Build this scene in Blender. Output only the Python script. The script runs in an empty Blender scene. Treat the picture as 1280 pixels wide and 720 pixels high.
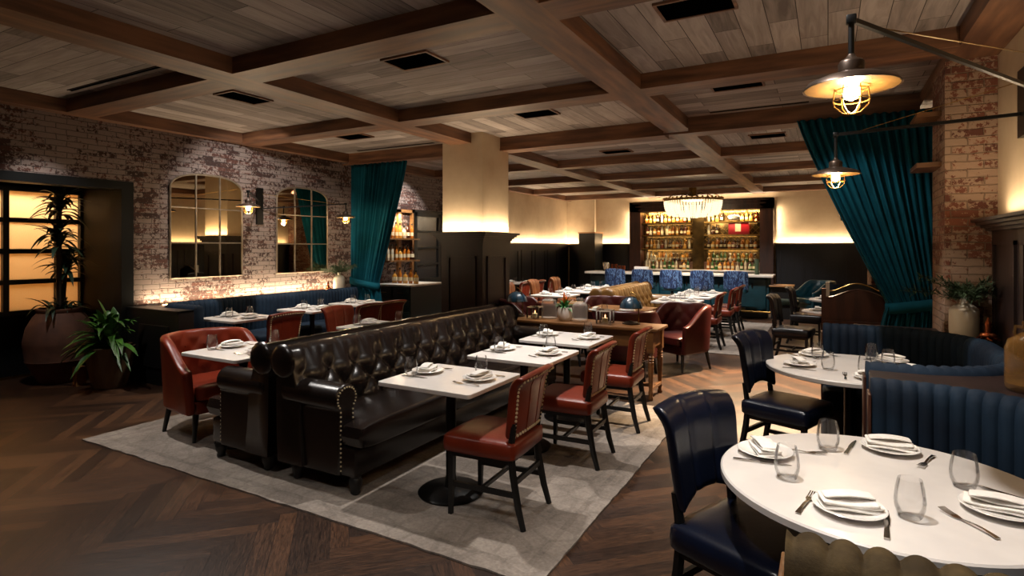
import bpy, bmesh, math, random
from math import sin, cos, pi, radians, sqrt, hypot, floor
from mathutils import Vector, Matrix
random.seed(7)
SC = bpy.context.scene
COL = SC.collection

# ------------------------------------------------------------------ helpers
def lin(h):
    h = h.lstrip('#')
    r = []
    for i in (0, 2, 4):
        c = int(h[i:i+2], 16)/255
        r.append(c/12.92 if c <= .04045 else ((c+.055)/1.055)**2.4)
    return (r[0], r[1], r[2], 1)

def sgp(x, p):
    return math.copysign(abs(x)**p, x)

class MB:
    """collects shapes, builds ONE mesh object"""
    def __init__(s):
        s.v = []; s.f = []; s.mi = []; s.k = 0
    def add(s, vs, fs):
        o = len(s.v)
        s.v += [tuple(p) for p in vs]
        s.f += [tuple(i+o for i in f) for f in fs]
        s.mi += [s.k]*len(fs)
        return s
    def box(s, x0, x1, y0, y1, z0, z1):
        return s.add([(x0,y0,z0),(x1,y0,z0),(x1,y1,z0),(x0,y1,z0),(x0,y0,z1),(x1,y0,z1),(x1,y1,z1),(x0,y1,z1)],
                     [(3,2,1,0),(4,5,6,7),(0,1,5,4),(1,2,6,5),(2,3,7,6),(3,0,4,7)])
    def rbox(s, x0, x1, y0, y1, z0, z1, r=.02, seg=2):
        bm = bmesh.new(); bmesh.ops.create_cube(bm, size=1)
        for v in bm.verts:
            v.co = Vector(((x0+x1)/2+v.co.x*(x1-x0), (y0+y1)/2+v.co.y*(y1-y0), (z0+z1)/2+v.co.z*(z1-z0)))
        bmesh.ops.bevel(bm, geom=bm.edges[:], offset=r, segments=seg, profile=.5, affect='EDGES')
        bm.verts.index_update()
        s.add([v.co[:] for v in bm.verts], [[v.index for v in f.verts] for f in bm.faces]); bm.free()
        return s
    def sbox(s, cx, cy, cz, sx, sy, sz, e1=.35, e2=.2, n=28, m=12):
        vs = []; fs = []
        for j in range(m+1):
            b = -pi/2+pi*j/m
            for i in range(n):
                a = 2*pi*i/n
                vs.append((cx+sx/2*sgp(cos(b), e1)*sgp(cos(a), e2), cy+sy/2*sgp(cos(b), e1)*sgp(sin(a), e2), cz+sz/2*sgp(sin(b), e1)))
        for j in range(m):
            for i in range(n):
                fs.append((j*n+i, j*n+(i+1) % n, (j+1)*n+(i+1) % n, (j+1)*n+i))
        return s.add(vs, fs)
    def ball(s, c, r, n=8, m=5):
        return s.sbox(c[0], c[1], c[2], 2*r, 2*r, 2*r, 1, 1, n, m)
    def lathe(s, prof, n=24, c=(0,0,0), cap=True):
        vs = []; fs = []
        for r, z in prof:
            for i in range(n):
                a = 2*pi*i/n
                vs.append((c[0]+r*cos(a), c[1]+r*sin(a), c[2]+z))
        m = len(prof)
        for j in range(m-1):
            for i in range(n):
                fs.append((j*n+i, j*n+(i+1) % n, (j+1)*n+(i+1) % n, (j+1)*n+i))
        if cap:
            fs.append(tuple(range(n-1, -1, -1))); fs.append(tuple((m-1)*n+i for i in range(n)))
        return s.add(vs, fs)
    def tube(s, pts, r, n=8, closed=False, cap=True):
        P = [Vector(p) for p in pts]; N = len(P)
        R = r if isinstance(r, (list, tuple)) else [r]*N
        vs = []; fs = []
        T0 = (P[1]-P[0]).normalized()
        up = Vector((0,0,1)) if abs(T0.z) < .9 else Vector((1,0,0))
        A = T0.cross(up).normalized()
        for i in range(N):
            if closed: T = (P[(i+1) % N]-P[i-1]).normalized()
            else: T = (P[min(i+1, N-1)]-P[max(i-1, 0)]).normalized()
            A = (A-T*A.dot(T)).normalized(); B = T.cross(A)
            for k in range(n):
                a = 2*pi*k/n+pi/n
                vs.append(P[i]+A*(R[i]*cos(a))+B*(R[i]*sin(a)))
        M_ = N if closed else N-1
        for i in range(M_):
            for k in range(n):
                j = (i+1) % N
                fs.append((i*n+k, i*n+(k+1) % n, j*n+(k+1) % n, j*n+k))
        if cap and not closed:
            fs.append(tuple(range(n-1, -1, -1))); fs.append(tuple((N-1)*n+k for k in range(n)))
        return s.add(vs, fs)
    def prism(s, poly, z0, z1):
        n = len(poly)
        vs = [(x, y, z0) for x, y in poly]+[(x, y, z1) for x, y in poly]
        fs = [tuple(range(n-1, -1, -1)), tuple(range(n, 2*n))]+[(i, (i+1) % n, n+(i+1) % n, n+i) for i in range(n)]
        return s.add(vs, fs)
    def extr(s, poly, a0, a1, ax='y'):
        """poly in (x,z) extruded along y, or in (y,z) extruded along x"""
        n = len(poly)
        g = (lambda p, t: (p[0], t, p[1])) if ax == 'y' else (lambda p, t: (t, p[0], p[1]))
        vs = [g(p, a0) for p in poly]+[g(p, a1) for p in poly]
        fs = [tuple(range(n)), tuple(range(2*n-1, n-1, -1))]+[(n+i, n+(i+1) % n, (i+1) % n, i) for i in range(n)]
        return s.add(vs, fs)
    def slab(s, fn, nu, nv):
        """closed slab: fn(u,v,side) u,v in 0..1, side 0 front / 1 back"""
        vs = []; fs = []
        W = nu+1
        for sd in (0, 1):
            for j in range(nv+1):
                for i in range(nu+1):
                    vs.append(fn(i/nu, j/nv, sd))
        o = W*(nv+1)
        for j in range(nv):
            for i in range(nu):
                a = j*W+i
                fs.append((a, a+1, a+W+1, a+W)); fs.append((o+a+W, o+a+W+1, o+a+1, o+a))
        for i in range(nu):
            fs.append((o+i, o+i+1, i+1, i)); t = nv*W+i; fs.append((t, t+1, o+t+1, o+t))
        for j in range(nv):
            a = j*W; fs.append((a, a+W, o+a+W, o+a)); b = j*W+nu; fs.append((o+b, o+b+W, b+W, b))
        return s.add(vs, fs)
    def sheet(s, P):
        """open grid from rows of points"""
        W = len(P[0])
        return s.add([p for r in P for p in r], [(j*W+i, j*W+i+1, (j+1)*W+i+1, (j+1)*W+i) for j in range(len(P)-1) for i in range(W-1)])
    def loft(s, P, closed=True, cap=True):
        """rows are closed cross-sections"""
        W = len(P[0]); fs = []
        for j in range(len(P)-1):
            for i in range(W if closed else W-1):
                fs.append((j*W+i, j*W+(i+1) % W, (j+1)*W+(i+1) % W, (j+1)*W+i))
        if cap:
            fs.append(tuple(range(W-1, -1, -1))); fs.append(tuple((len(P)-1)*W+i for i in range(W)))
        return s.add([p for r in P for p in r], fs)
    def build(s, name, mat, parent=None, smooth=True, loc=None, sub=0, ang=40, bev=0, fixn=True):
        me = bpy.data.meshes.new(name)
        me.from_pydata(s.v, [], s.f)
        ml = mat if isinstance(mat, (list, tuple)) else [mat]
        for m in ml: me.materials.append(m)
        if len(ml) > 1: me.polygons.foreach_set('material_index', s.mi)
        if fixn:
            bm = bmesh.new(); bm.from_mesh(me); bmesh.ops.recalc_face_normals(bm, faces=bm.faces[:]); bm.to_mesh(me); bm.free()
        if smooth:
            me.shade_smooth()
            if not sub: me.set_sharp_from_angle(angle=radians(ang))
        me.update()
        o = bpy.data.objects.new(name, me); COL.objects.link(o)
        if parent: o.parent = parent
        if loc: o.location = loc
        if bev:
            b = o.modifiers.new('b', 'BEVEL'); b.width = bev; b.segments = 2; b.limit_method = 'ANGLE'
        if sub:
            m = o.modifiers.new('s', 'SUBSURF'); m.levels = sub; m.render_levels = sub
        return o

def tag(o, label=None, cat=None, group=None, kind=None):
    if label: o['label'] = label
    if cat: o['category'] = cat
    if group: o['group'] = group
    if kind: o['kind'] = kind
    return o
def empty(name, loc=(0,0,0), rz=0):
    o = bpy.data.objects.new(name, None); COL.objects.link(o)
    o.location = loc; o.rotation_euler = (0,0,rz); o.empty_display_size = .1
    return o
def copy_tree(o, parent=None):
    c = o.copy(); COL.objects.link(c)
    if parent: c.parent = parent
    for ch in list(o.children): copy_tree(ch, c)
    return c
class Proto:
    """first placement uses the built thing itself, later ones copy thing + parts"""
    def __init__(s, maker): s.maker = maker; s.root = None
    def put(s, x, y, z, rz, label, cat, group=None, sc=None):
        if s.root is None: s.root = o = s.maker()
        else: o = copy_tree(s.root)
        o.location = (x, y, z); o.rotation_euler = (0, 0, rz)
        if sc: o.scale = sc
        if 'group' in o and not group: del o['group']
        return tag(o, label, cat, group)
def struct(name, mb, mat, **k):
    o = mb.build(name, mat, **k); o['kind'] = 'structure'; return o
ORD = 'first second third fourth fifth sixth seventh eighth ninth tenth eleventh twelfth thirteenth fourteenth fifteenth'.split()

# ------------------------------------------------------------------ materials
def nodes(name):
    m = bpy.data.materials.new(name); m.use_nodes = True
    nt = m.node_tree; b = nt.nodes['Principled BSDF']
    return m, nt, b
def N(nt, t, **k):
    n = nt.nodes.new(t)
    for a, v in k.items():
        if a.startswith('i_'):
            key = a[2:]; key = int(key) if key.isdigit() else key.replace('_', ' ')
            n.inputs[key].default_value = v
        else: setattr(n, a, v)
    return n
def L(nt, a, b): nt.links.new(a, b)
def mth(nt, op, a, b=None):
    n = nt.nodes.new('ShaderNodeMath'); n.operation = op
    for i, x in enumerate((a, b)):
        if x is None: continue
        if isinstance(x, (int, float)): n.inputs[i].default_value = x
        else: nt.links.new(x, n.inputs[i])
    return n.outputs[0]
def ramp(nt, fac, stops):
    r = nt.nodes.new('ShaderNodeValToRGB'); e = r.color_ramp.elements
    while len(e) < len(stops): e.new(.5)
    for i, (p, c) in enumerate(stops): e[i].position = p; e[i].color = lin(c) if isinstance(c, str) else c
    nt.links.new(fac, r.inputs[0]); return r.outputs[0]
def mixc(nt, fac, a, b, mode='MIX'):
    n = nt.nodes.new('ShaderNodeMix'); n.data_type = 'RGBA'; n.blend_type = mode
    for key, x in ((0, fac), (6, a), (7, b)):
        if isinstance(x, (int, float)): n.inputs[key].default_value = x
        elif isinstance(x, str): n.inputs[key].default_value = lin(x)
        else: nt.links.new(x, n.inputs[key])
    return n.outputs[2]
def bump(nt, b, h, st=.3, d=.01):
    n = nt.nodes.new('ShaderNodeBump'); n.inputs['Strength'].default_value = st; n.inputs['Distance'].default_value = d
    nt.links.new(h, n.inputs['Height']); nt.links.new(n.outputs[0], b.inputs['Normal'])
def pm(name, c1, rough=.5, metal=0, c2=None, ns=20, bs=0, bst=.2, stretch=(1,1,1), sheen=0, coat=0, spec=.5, world=False):
    """procedural: noise between two tints, fine bump"""
    m, nt, b = nodes(name)
    b.inputs['Roughness'].default_value = rough; b.inputs['Metallic'].default_value = metal
    b.inputs['Specular IOR Level'].default_value = spec
    if sheen:
        b.inputs['Sheen Weight'].default_value = sheen; b.inputs['Sheen Roughness'].default_value = .35
        b.inputs['Sheen Tint'].default_value = lin(c2 or c1)
    if coat: b.inputs['Coat Weight'].default_value = coat; b.inputs['Coat Roughness'].default_value = .15
    tc = N(nt, 'ShaderNodeNewGeometry').outputs['Position'] if world else N(nt, 'ShaderNodeTexCoord').outputs['Object']
    mp = N(nt, 'ShaderNodeMapping'); mp.inputs['Scale'].default_value = stretch; L(nt, tc, mp.inputs[0])
    n1 = N(nt, 'ShaderNodeTexNoise', i_Scale=ns, i_Detail=4.0); L(nt, mp.outputs[0], n1.inputs['Vector'])
    if c2: L(nt, ramp(nt, n1.outputs[0], [(.35, c1), (.65, c2)]), b.inputs['Base Color'])
    else: b.inputs['Base Color'].default_value = lin(c1)
    if bs:
        n2 = N(nt, 'ShaderNodeTexNoise', i_Scale=bs, i_Detail=3.0); L(nt, mp.outputs[0], n2.inputs['Vector'])
        bump(nt, b, n2.outputs[0], bst, .004)
    return m
def emis(name, c, s):
    m, nt, b = nodes(name)
    b.inputs['Base Color'].default_value = (0,0,0,1); b.inputs['Emission Color'].default_value = lin(c); b.inputs['Emission Strength'].default_value = s
    return m
def glassm(name, c='#ffffff', k=.38):
    """thin clear glass: refraction-free so small tumblers stay clear"""
    m, nt, b = nodes(name)
    out = nt.nodes['Material Output']
    tr = N(nt, 'ShaderNodeBsdfTransparent'); tr.inputs[0].default_value = lin(c)
    gl = N(nt, 'ShaderNodeBsdfGlossy', i_Roughness=.03); 
    lw = N(nt, 'ShaderNodeLayerWeight', i_Blend=.2)
    f = mth(nt, 'ADD', mth(nt, 'MULTIPLY', lw.outputs['Fresnel'], k), .025)
    mx = N(nt, 'ShaderNodeMixShader'); L(nt, f, mx.inputs[0]); L(nt, tr.outputs[0], mx.inputs[1]); L(nt, gl.outputs[0], mx.inputs[2])
    L(nt, mx.outputs[0], out.inputs[0]); nt.nodes.remove(b)
    return m

def thickglass(name, c, al):
    m, nt, b = nodes(name)
    b.inputs['Base Color'].default_value = lin(c); b.inputs['Roughness'].default_value = .12; b.inputs['Alpha'].default_value = al
    b.inputs['Specular IOR Level'].default_value = .8
    lw = N(nt, 'ShaderNodeLayerWeight', i_Blend=.5)
    L(nt, mth(nt, 'ADD', al, mth(nt, 'MULTIPLY', mth(nt, 'POWER', lw.outputs['Facing'], 3.0), .55)), b.inputs['Alpha'])
    n2 = N(nt, 'ShaderNodeTexNoise', i_Scale=45.0); tc = N(nt, 'ShaderNodeTexCoord'); L(nt, tc.outputs['Object'], n2.inputs['Vector']); bump(nt, b, n2.outputs[0], .5, .006)
    return m

def brick_mat(name, dark, mid, white, mortar, wash):
    """old whitewashed brick, worn unevenly; bricks run along whichever wall carries it"""
    m, nt, b = nodes(name)
    g = N(nt, 'ShaderNodeNewGeometry'); sp = N(nt, 'ShaderNodeSeparateXYZ'); L(nt, g.outputs['Position'], sp.inputs[0])
    horiz = mth(nt, 'ADD', sp.outputs[0], sp.outputs[1])
    cb = N(nt, 'ShaderNodeCombineXYZ'); L(nt, horiz, cb.inputs[0]); L(nt, sp.outputs[2], cb.inputs[1])
    dn = N(nt, 'ShaderNodeTexNoise', i_Scale=7.0, i_Detail=4.0); L(nt, cb.outputs[0], dn.inputs['Vector'])
    dv = N(nt, 'ShaderNodeVectorMath', operation='MULTIPLY_ADD'); L(nt, dn.outputs['Color'], dv.inputs[0]); dv.inputs[1].default_value = (.035,.022,0); L(nt, cb.outputs[0], dv.inputs[2])
    bt = N(nt, 'ShaderNodeTexBrick', i_Scale=1.0, i_Mortar_Size=.006, i_Mortar_Smooth=.6, i_Bias=0.0, i_Brick_Width=.205, i_Row_Height=.064)
    L(nt, dv.outputs[0], bt.inputs['Vector'])
    bt.inputs['Color1'].default_value = (0,0,0,1); bt.inputs['Color2'].default_value = (1,1,1,1); bt.inputs['Mortar'].default_value = (.5,.5,.5,1)
    n1 = N(nt, 'ShaderNodeTexNoise', i_Scale=1.5, i_Detail=8.0, i_Roughness=.7); L(nt, cb.outputs[0], n1.inputs['Vector'])
    n2 = N(nt, 'ShaderNodeTexNoise', i_Scale=24.0, i_Detail=6.0, i_Roughness=.75); L(nt, cb.outputs[0], n2.inputs['Vector'])
    per = N(nt, 'ShaderNodeSeparateColor'); L(nt, bt.outputs['Color'], per.inputs[0])
    bc = ramp(nt, per.outputs[0], [(.0, dark), (.6, mid), (1, dark)])
    t = mth(nt, 'ADD', mth(nt, 'MULTIPLY', n1.outputs[0], 1.0), mth(nt, 'MULTIPLY', n2.outputs[0], .9))
    t = mth(nt, 'ADD', t, mth(nt, 'MULTIPLY', per.outputs[0], .16))
    wr = ramp(nt, t, [(wash-.14, (0,0,0,1)), (wash+.28, (.75,.75,.75,1))])
    c = mixc(nt, mth(nt, 'MULTIPLY', bt.outputs['Fac'], .8), bc, mortar)
    c = mixc(nt, wr, c, white)
    c = mixc(nt, mth(nt, 'MULTIPLY', bt.outputs['Fac'], .6), c, mortar)
    L(nt, c, b.inputs['Base Color']); b.inputs['Roughness'].default_value = .9
    h = mth(nt, 'ADD', mth(nt, 'SUBTRACT', 1.0, bt.outputs['Fac']), mth(nt, 'MULTIPLY', n2.outputs[0], .8))
    bump(nt, b, h, .8, .014)
    return m

def floor_mat():
    m, nt, b = nodes('herringbone_oak')
    g = N(nt, 'ShaderNodeNewGeometry'); sp = N(nt, 'ShaderNodeSeparateXYZ'); L(nt, g.outputs['Position'], sp.inputs[0])
    w = .10; n = 8; k = 1/(sqrt(2)*w)
    u = mth(nt, 'MULTIPLY', mth(nt, 'ADD', sp.outputs[0], sp.outputs[1]), k)
    v = mth(nt, 'MULTIPLY', mth(nt, 'SUBTRACT', sp.outputs[1], sp.outputs[0]), k)
    i = mth(nt, 'FLOOR', u); j = mth(nt, 'FLOOR', v)
    mm = mth(nt, 'FLOORED_MODULO', mth(nt, 'SUBTRACT', i, j), 2.0*n)
    isH = mth(nt, 'LESS_THAN', mm, n-.5)
    def sel(a, c_):
        return mth(nt, 'ADD', mth(nt, 'MULTIPLY', a, isH), mth(nt, 'MULTIPLY', c_, mth(nt, 'SUBTRACT', 1.0, isH)))
    hi = mth(nt, 'SUBTRACT', i, mm)
    vj = mth(nt, 'SUBTRACT', j, mth(nt, 'SUBTRACT', 2.0*n-1, mm))
    along = sel(mth(nt, 'SUBTRACT', u, hi), mth(nt, 'SUBTRACT', v, vj))
    across = sel(mth(nt, 'SUBTRACT', v, j), mth(nt, 'SUBTRACT', u, i))
    idv = N(nt, 'ShaderNodeCombineXYZ'); L(nt, sel(hi, i), idv.inputs[0]); L(nt, sel(j, vj), idv.inputs[1]); L(nt, isH, idv.inputs[2])
    wn = N(nt, 'ShaderNodeTexWhiteNoise'); L(nt, idv.outputs[0], wn.inputs[0])
    gv = N(nt, 'ShaderNodeCombineXYZ'); L(nt, mth(nt, 'MULTIPLY', along, .55), gv.inputs[0]); L(nt, mth(nt, 'MULTIPLY', across, 5.5), gv.inputs[1]); L(nt, mth(nt, 'MULTIPLY', wn.outputs[0], 40.0), gv.inputs[2])
    gn = N(nt, 'ShaderNodeTexNoise', i_Scale=2.2, i_Detail=7.0, i_Roughness=.62, i_Distortion=.8); L(nt, gv.outputs[0], gn.inputs['Vector'])
    t = mth(nt, 'ADD', mth(nt, 'MULTIPLY', gn.outputs[0], .85), mth(nt, 'MULTIPLY', wn.outputs[0], .24))
    c = ramp(nt, t, [(.3, '#140c09'), (.52, '#322015'), (.78, '#5c3d27')])
    e1 = mth(nt, 'MINIMUM', across, mth(nt, 'SUBTRACT', 1.0, across)); e2 = mth(nt, 'MINIMUM', along, mth(nt, 'SUBTRACT', float(n), along))
    gap = mth(nt, 'LESS_THAN', mth(nt, 'MINIMUM', e1, e2), .014)
    c = mixc(nt, gap, c, '#150c08')
    L(nt, c, b.inputs['Base Color'])
    L(nt, mth(nt, 'ADD', mth(nt, 'MULTIPLY', gn.outputs[0], .25), .27), b.inputs['Roughness'])
    bump(nt, b, mth(nt, 'SUBTRACT', mth(nt, 'MULTIPLY', gn.outputs[0], .4), gap), .35, .004)
    return m

def plank_mat(name, alongx):
    m, nt, b = nodes(name)
    g = N(nt, 'ShaderNodeNewGeometry'); sp = N(nt, 'ShaderNodeSeparateXYZ'); L(nt, g.outputs['Position'], sp.inputs[0])
    cb = N(nt, 'ShaderNodeCombineXYZ')
    L(nt, sp.outputs[0 if alongx else 1], cb.inputs[0]); L(nt, sp.outputs[1 if alongx else 0], cb.inputs[1])
    bt = N(nt, 'ShaderNodeTexBrick', i_Scale=1.0, i_Mortar_Size=.003, i_Mortar_Smooth=.1, i_Bias=0.0, i_Brick_Width=1.25, i_Row_Height=.19, offset=.37)
    bt.inputs['Color1'].default_value = (0,0,0,1); bt.inputs['Color2'].default_value = (1,1,1,1)
    L(nt, cb.outputs[0], bt.inputs['Vector'])
    per = N(nt, 'ShaderNodeSeparateColor'); L(nt, bt.outputs['Color'], per.inputs[0])
    ad = N(nt, 'ShaderNodeVectorMath', operation='MULTIPLY'); L(nt, cb.outputs[0], ad.inputs[0]); ad.inputs[1].default_value = (1.1, 11, 1)
    a2 = N(nt, 'ShaderNodeVectorMath', operation='ADD'); L(nt, ad.outputs[0], a2.inputs[0])
    c3 = N(nt, 'ShaderNodeCombineXYZ'); L(nt, mth(nt, 'MULTIPLY', per.outputs[0], 31.0), c3.inputs[2]); L(nt, c3.outputs[0], a2.inputs[1])
    gn = N(nt, 'ShaderNodeTexNoise', i_Scale=1.5, i_Detail=7.0, i_Roughness=.6, i_Distortion=1.0); L(nt, a2.outputs[0], gn.inputs['Vector'])
    t = mth(nt, 'ADD', mth(nt, 'MULTIPLY', gn.outputs[0], .7), mth(nt, 'MULTIPLY', per.outputs[0], .4))
    c = ramp(nt, t, [(.25, '#5a504c'), (.55, '#8c807a'), (.85, '#b0a49e')])
    c = mixc(nt, bt.outputs['Fac'], c, '#2a2019')
    L(nt, c, b.inputs['Base Color']); b.inputs['Roughness'].default_value = .8
    bump(nt, b, mth(nt, 'SUBTRACT', gn.outputs[0], bt.outputs['Fac']), .3, .006)
    return m

def wood(name, c1, c2, ax=0, rough=.5, sc=1.0, world=True, coat=0):
    st = [9*sc, 9*sc, 9*sc]; st[ax] = 1.0*sc
    return pm(name, c1, rough, 0, c2, 1.6, 6, .25, tuple(st), world=world, coat=coat)

def plaster_mat():
    m, nt, b = nodes('troweled_plaster')
    g = N(nt, 'ShaderNodeNewGeometry')
    n1 = N(nt, 'ShaderNodeTexNoise', i_Scale=1.3, i_Detail=6.0, i_Roughness=.6); L(nt, g.outputs['Position'], n1.inputs['Vector'])
    n2 = N(nt, 'ShaderNodeTexNoise', i_Scale=14.0, i_Detail=5.0); L(nt, g.outputs['Position'], n2.inputs['Vector'])
    L(nt, ramp(nt, n1.outputs[0], [(.3, '#b39c80'), (.7, '#cdb99c')]), b.inputs['Base Color'])
    b.inputs['Roughness'].default_value = .8; bump(nt, b, n2.outputs[0], .15, .01)
    return m

def rug_mat():
    m, nt, b = nodes('distressed_rug')
    tc = N(nt, 'ShaderNodeTexCoord'); sp = N(nt, 'ShaderNodeSeparateXYZ'); L(nt, tc.outputs['Generated'], sp.inputs[0])
    o = N(nt, 'ShaderNodeNewGeometry')
    n1 = N(nt, 'ShaderNodeTexNoise', i_Scale=2.5, i_Detail=8.0, i_Roughness=.7); L(nt, o.outputs['Position'], n1.inputs['Vector'])
    n2 = N(nt, 'ShaderNodeTexNoise', i_Scale=60.0, i_Detail=3.0); L(nt, o.outputs['Position'], n2.inputs['Vector'])
    vo = N(nt, 'ShaderNodeTexVoronoi', i_Scale=5.5, feature='DISTANCE_TO_EDGE'); L(nt, o.outputs['Position'], vo.inputs['Vector'])
    ex = mth(nt, 'MINIMUM', sp.outputs[0], mth(nt, 'SUBTRACT', 1.0, sp.outputs[0])); ey = mth(nt, 'MINIMUM', sp.outputs[1], mth(nt, 'SUBTRACT', 1.0, sp.outputs[1]))
    d = mth(nt, 'MINIMUM', mth(nt, 'MULTIPLY', ex, 4.2), mth(nt, 'MULTIPLY', ey, 3.3))
    band = mth(nt, 'ADD', mth(nt, 'LESS_THAN', mth(nt, 'ABSOLUTE', mth(nt, 'SUBTRACT', d, .12)), .02), mth(nt, 'LESS_THAN', mth(nt, 'ABSOLUTE', mth(nt, 'SUBTRACT', d, .48)), .02))
    t = mth(nt, 'ADD', mth(nt, 'MULTIPLY', n1.outputs[0], .8), mth(nt, 'MULTIPLY', n2.outputs[0], .35))
    t = mth(nt, 'SUBTRACT', t, mth(nt, 'MULTIPLY', band, .07))
    t = mth(nt, 'SUBTRACT', t, mth(nt, 'MULTIPLY', mth(nt, 'LESS_THAN', vo.outputs[0], .06), mth(nt, 'MULTIPLY', n1.outputs[0], .13)))
    L(nt, ramp(nt, t, [(.3, '#574f48'), (.55, '#7d736a'), (.8, '#9a9085')]), b.inputs['Base Color'])
    b.inputs['Roughness'].default_value = .95; bump(nt, b, n2.outputs[0], .4, .004)
    return m

def marbled(name):
    m, nt, b = nodes(name)
    tc = N(nt, 'ShaderNodeTexCoord')
    mp = N(nt, 'ShaderNodeMapping'); mp.inputs['Scale'].default_value = (3, 5, 1.4); L(nt, tc.outputs['Object'], mp.inputs[0])
    n1 = N(nt, 'ShaderNodeTexNoise', i_Scale=4.0, i_Detail=6.0, i_Distortion=2.5); L(nt, mp.outputs[0], n1.inputs['Vector'])
    L(nt, ramp(nt, n1.outputs[0], [(.35, '#061330'), (.5, '#0e2856'), (.57, '#6f90b6'), (.63, '#0b2250')]), b.inputs['Base Color'])
    b.inputs['Roughness'].default_value = .6
    return m

MAT = dict(
    floor=floor_mat(), plankx=plank_mat('ceiling_planks_across', True), planky=plank_mat('ceiling_planks_along', False),
    brick=brick_mat('whitewashed_brick', '#33201b', '#573429', '#91837c', '#2c2421', 1.12),
    brickp=brick_mat('pier_brick', '#522c1f', '#74432f', '#9c846f', '#6d5645', 1.13),
    plaster=plaster_mat(),
    beamx=wood('beam_oak_across', '#4d3020', '#7a5338', 0), beamy=wood('beam_oak_along', '#4d3020', '#7a5338', 1),
    dwood=wood('espresso_wood', '#1a1110', '#281a17', 2, .38), dwoodr=wood('mahogany_wood', '#2c1712', '#442519', 2, .35),
    colb=wood('column_wood', '#150c0a', '#21120f', 2, .36), navyp=wood('navy_paint', '#0b0d16', '#10131f', 2, .35),
    black=pm('black_paint', '#0c0d0e', .45, bs=60, bst=.05), blackm=pm('black_metal', '#121212', .35, .6, bs=80, bst=.05),
    alcove=pm('dark_green_paint', '#07090a', .6, c2='#0a0d0e', ns=3, spec=.2),
    console=wood('console_pine', '#50331a', '#744c26', 0, .4, 1.2), tan=wood('tan_wood', '#8a5c34', '#ab7a48', 0, .4, 1.2),
    white=pm('white_stone_top', '#d8d3cf', .3, c2='#e2ddd8', ns=6, coat=.2),
    edgew=pm('top_edge', '#b59a80', .5),
    china=pm('white_china', '#e9e6e2', .18, spec=.6), linen=pm('white_linen', '#e6e2dc', .9, c2='#f0ece6', ns=30, bs=180, bst=.3),
    steel=pm('polished_steel', '#b9b4ad', .18, 1, bs=40, bst=.03),
    brass=pm('aged_brass', '#9a7a44', .32, 1, c2='#7d6134', ns=12), nail=pm('nail_brass', '#e0d0ac', .3, .35),
    iron=pm('champagne_metal', '#7d6f5e', .45, .5, c2='#6a5d4e', ns=12), copper=pm('copper', '#b4663f', .25, 1, c2='#8e4a2c', ns=15), bronze=pm('dark_bronze', '#2a211b', .38, .7, c2='#3a2c22', ns=10),
    goldin=pm('shade_lining', '#80602f', .45, .5, c2='#6a4e26', ns=9),
    red=pm('red_leather', '#65200f', .36, c2='#742814', ns=5, bs=90, bst=.12, spec=.45),
    burg=pm('burgundy_leather', '#36110f', .36, c2='#441613', ns=5, bs=90, bst=.12, spec=.45),
    cognac=pm('cognac_leather', '#5c3014', .38, c2='#74421e', ns=6, bs=90, bst=.12),
    navyl=pm('navy_leather', '#080d1b', .3, c2='#0b1224', ns=5, bs=90, bst=.12),
    blackl=pm('charcoal_leather', '#121217', .36, c2='#17171d', ns=5, bs=90, bst=.12),
    brown=pm('dark_brown_leather', '#100b09', .27, c2='#18100d', ns=4, bs=70, bst=.15, spec=.6),
    gold=pm('bronze_leather', '#5f431f', .34, c2='#7a5729', ns=4, bs=70, bst=.15, spec=.6),
    velvet=pm('navy_velvet', '#101a27', .75, c2='#182838', ns=3, bs=150, bst=.2, sheen=.2, spec=.15),
    olive=pm('olive_velvet', '#33291a', .8, c2='#4d3f28', ns=14, bs=150, bst=.2, sheen=.1, spec=.12),
    teal=pm('teal_leather', '#0a2c35', .35, c2='#0e3943', ns=5, bs=80, bst=.1),
    curtain=pm('teal_velvet', '#09404f', .85, c2='#0b4d5e', ns=4, bs=120, bst=.2, sheen=.2, spec=.12),
    marble=marbled('blue_marbled_fabric'), rug=rug_mat(),
    terra=pm('terracotta', '#4d3024', .8, c2='#5d3a2a', ns=6, bs=30), bpot=pm('brown_glazed_pot', '#4d3a2a', .45, c2='#64503a', ns=3, bs=20, stretch=(4,4,1)),
    soil=pm('soil', '#1a120c', .95, bs=40, bst=.6), bark=pm('bark', '#33261c', .9, bs=30, bst=.5),
    leafd=pm('dark_leaf', '#14261a', .45, c2='#1d3523', ns=6), leafg=pm('green_leaf', '#25501b', .4, c2='#4a7a2c', ns=5),
    leafb=pm('bromeliad_leaf', '#2a6b33', .4, c2='#3c8044', ns=5), orange=pm('orange_bract', '#e0702a', .45, c2='#e89a3e', ns=8),
    fir=pm('fir_needles', '#26351f', .7, c2='#364a2a', ns=10),
    stone=pm('cream_stoneware', '#c9bfae', .45, c2='#d6cdbd', ns=4), whitep=pm('striped_white_pot', '#cfc4bb', .4, c2='#e3dcd5', ns=4, stretch=(5,5,.5)),
    glass=glassm('clear_glass', '#fdfdfd', .6), jarg=thickglass('ribbed_jar_glass', '#d8d2c8', .08), amberg=thickglass('amber_glass', '#8a6230', .2),
    blueg=pm('blue_shade', '#0f2f42', .35, c2='#1a4358', ns=4, coat=.4),
    lattice=pm('smoked_mirror', '#5d4a30', .15, .85, c2='#7a6238', ns=7),
    mirror=pm('mirror_silver', '#c9bda6', .015, 1),
    bulb=emis('filament_bulb', '#ffc878', 40), crystal=emis('lit_crystal', '#ffdfae', .85), flame=emis('candle_flame', '#ffb060', 6),
    ledm=emis('warm_led', '#ffca80', 9), redbox=pm('red_lacquer', '#a01420', .35),
    marblew=pm('counter_marble', '#c9bfb2', .25, c2='#e0d8cc', ns=3, coat=.3),
    cream=pm('cream_label', '#d6c8a4', .7),
)
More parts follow.
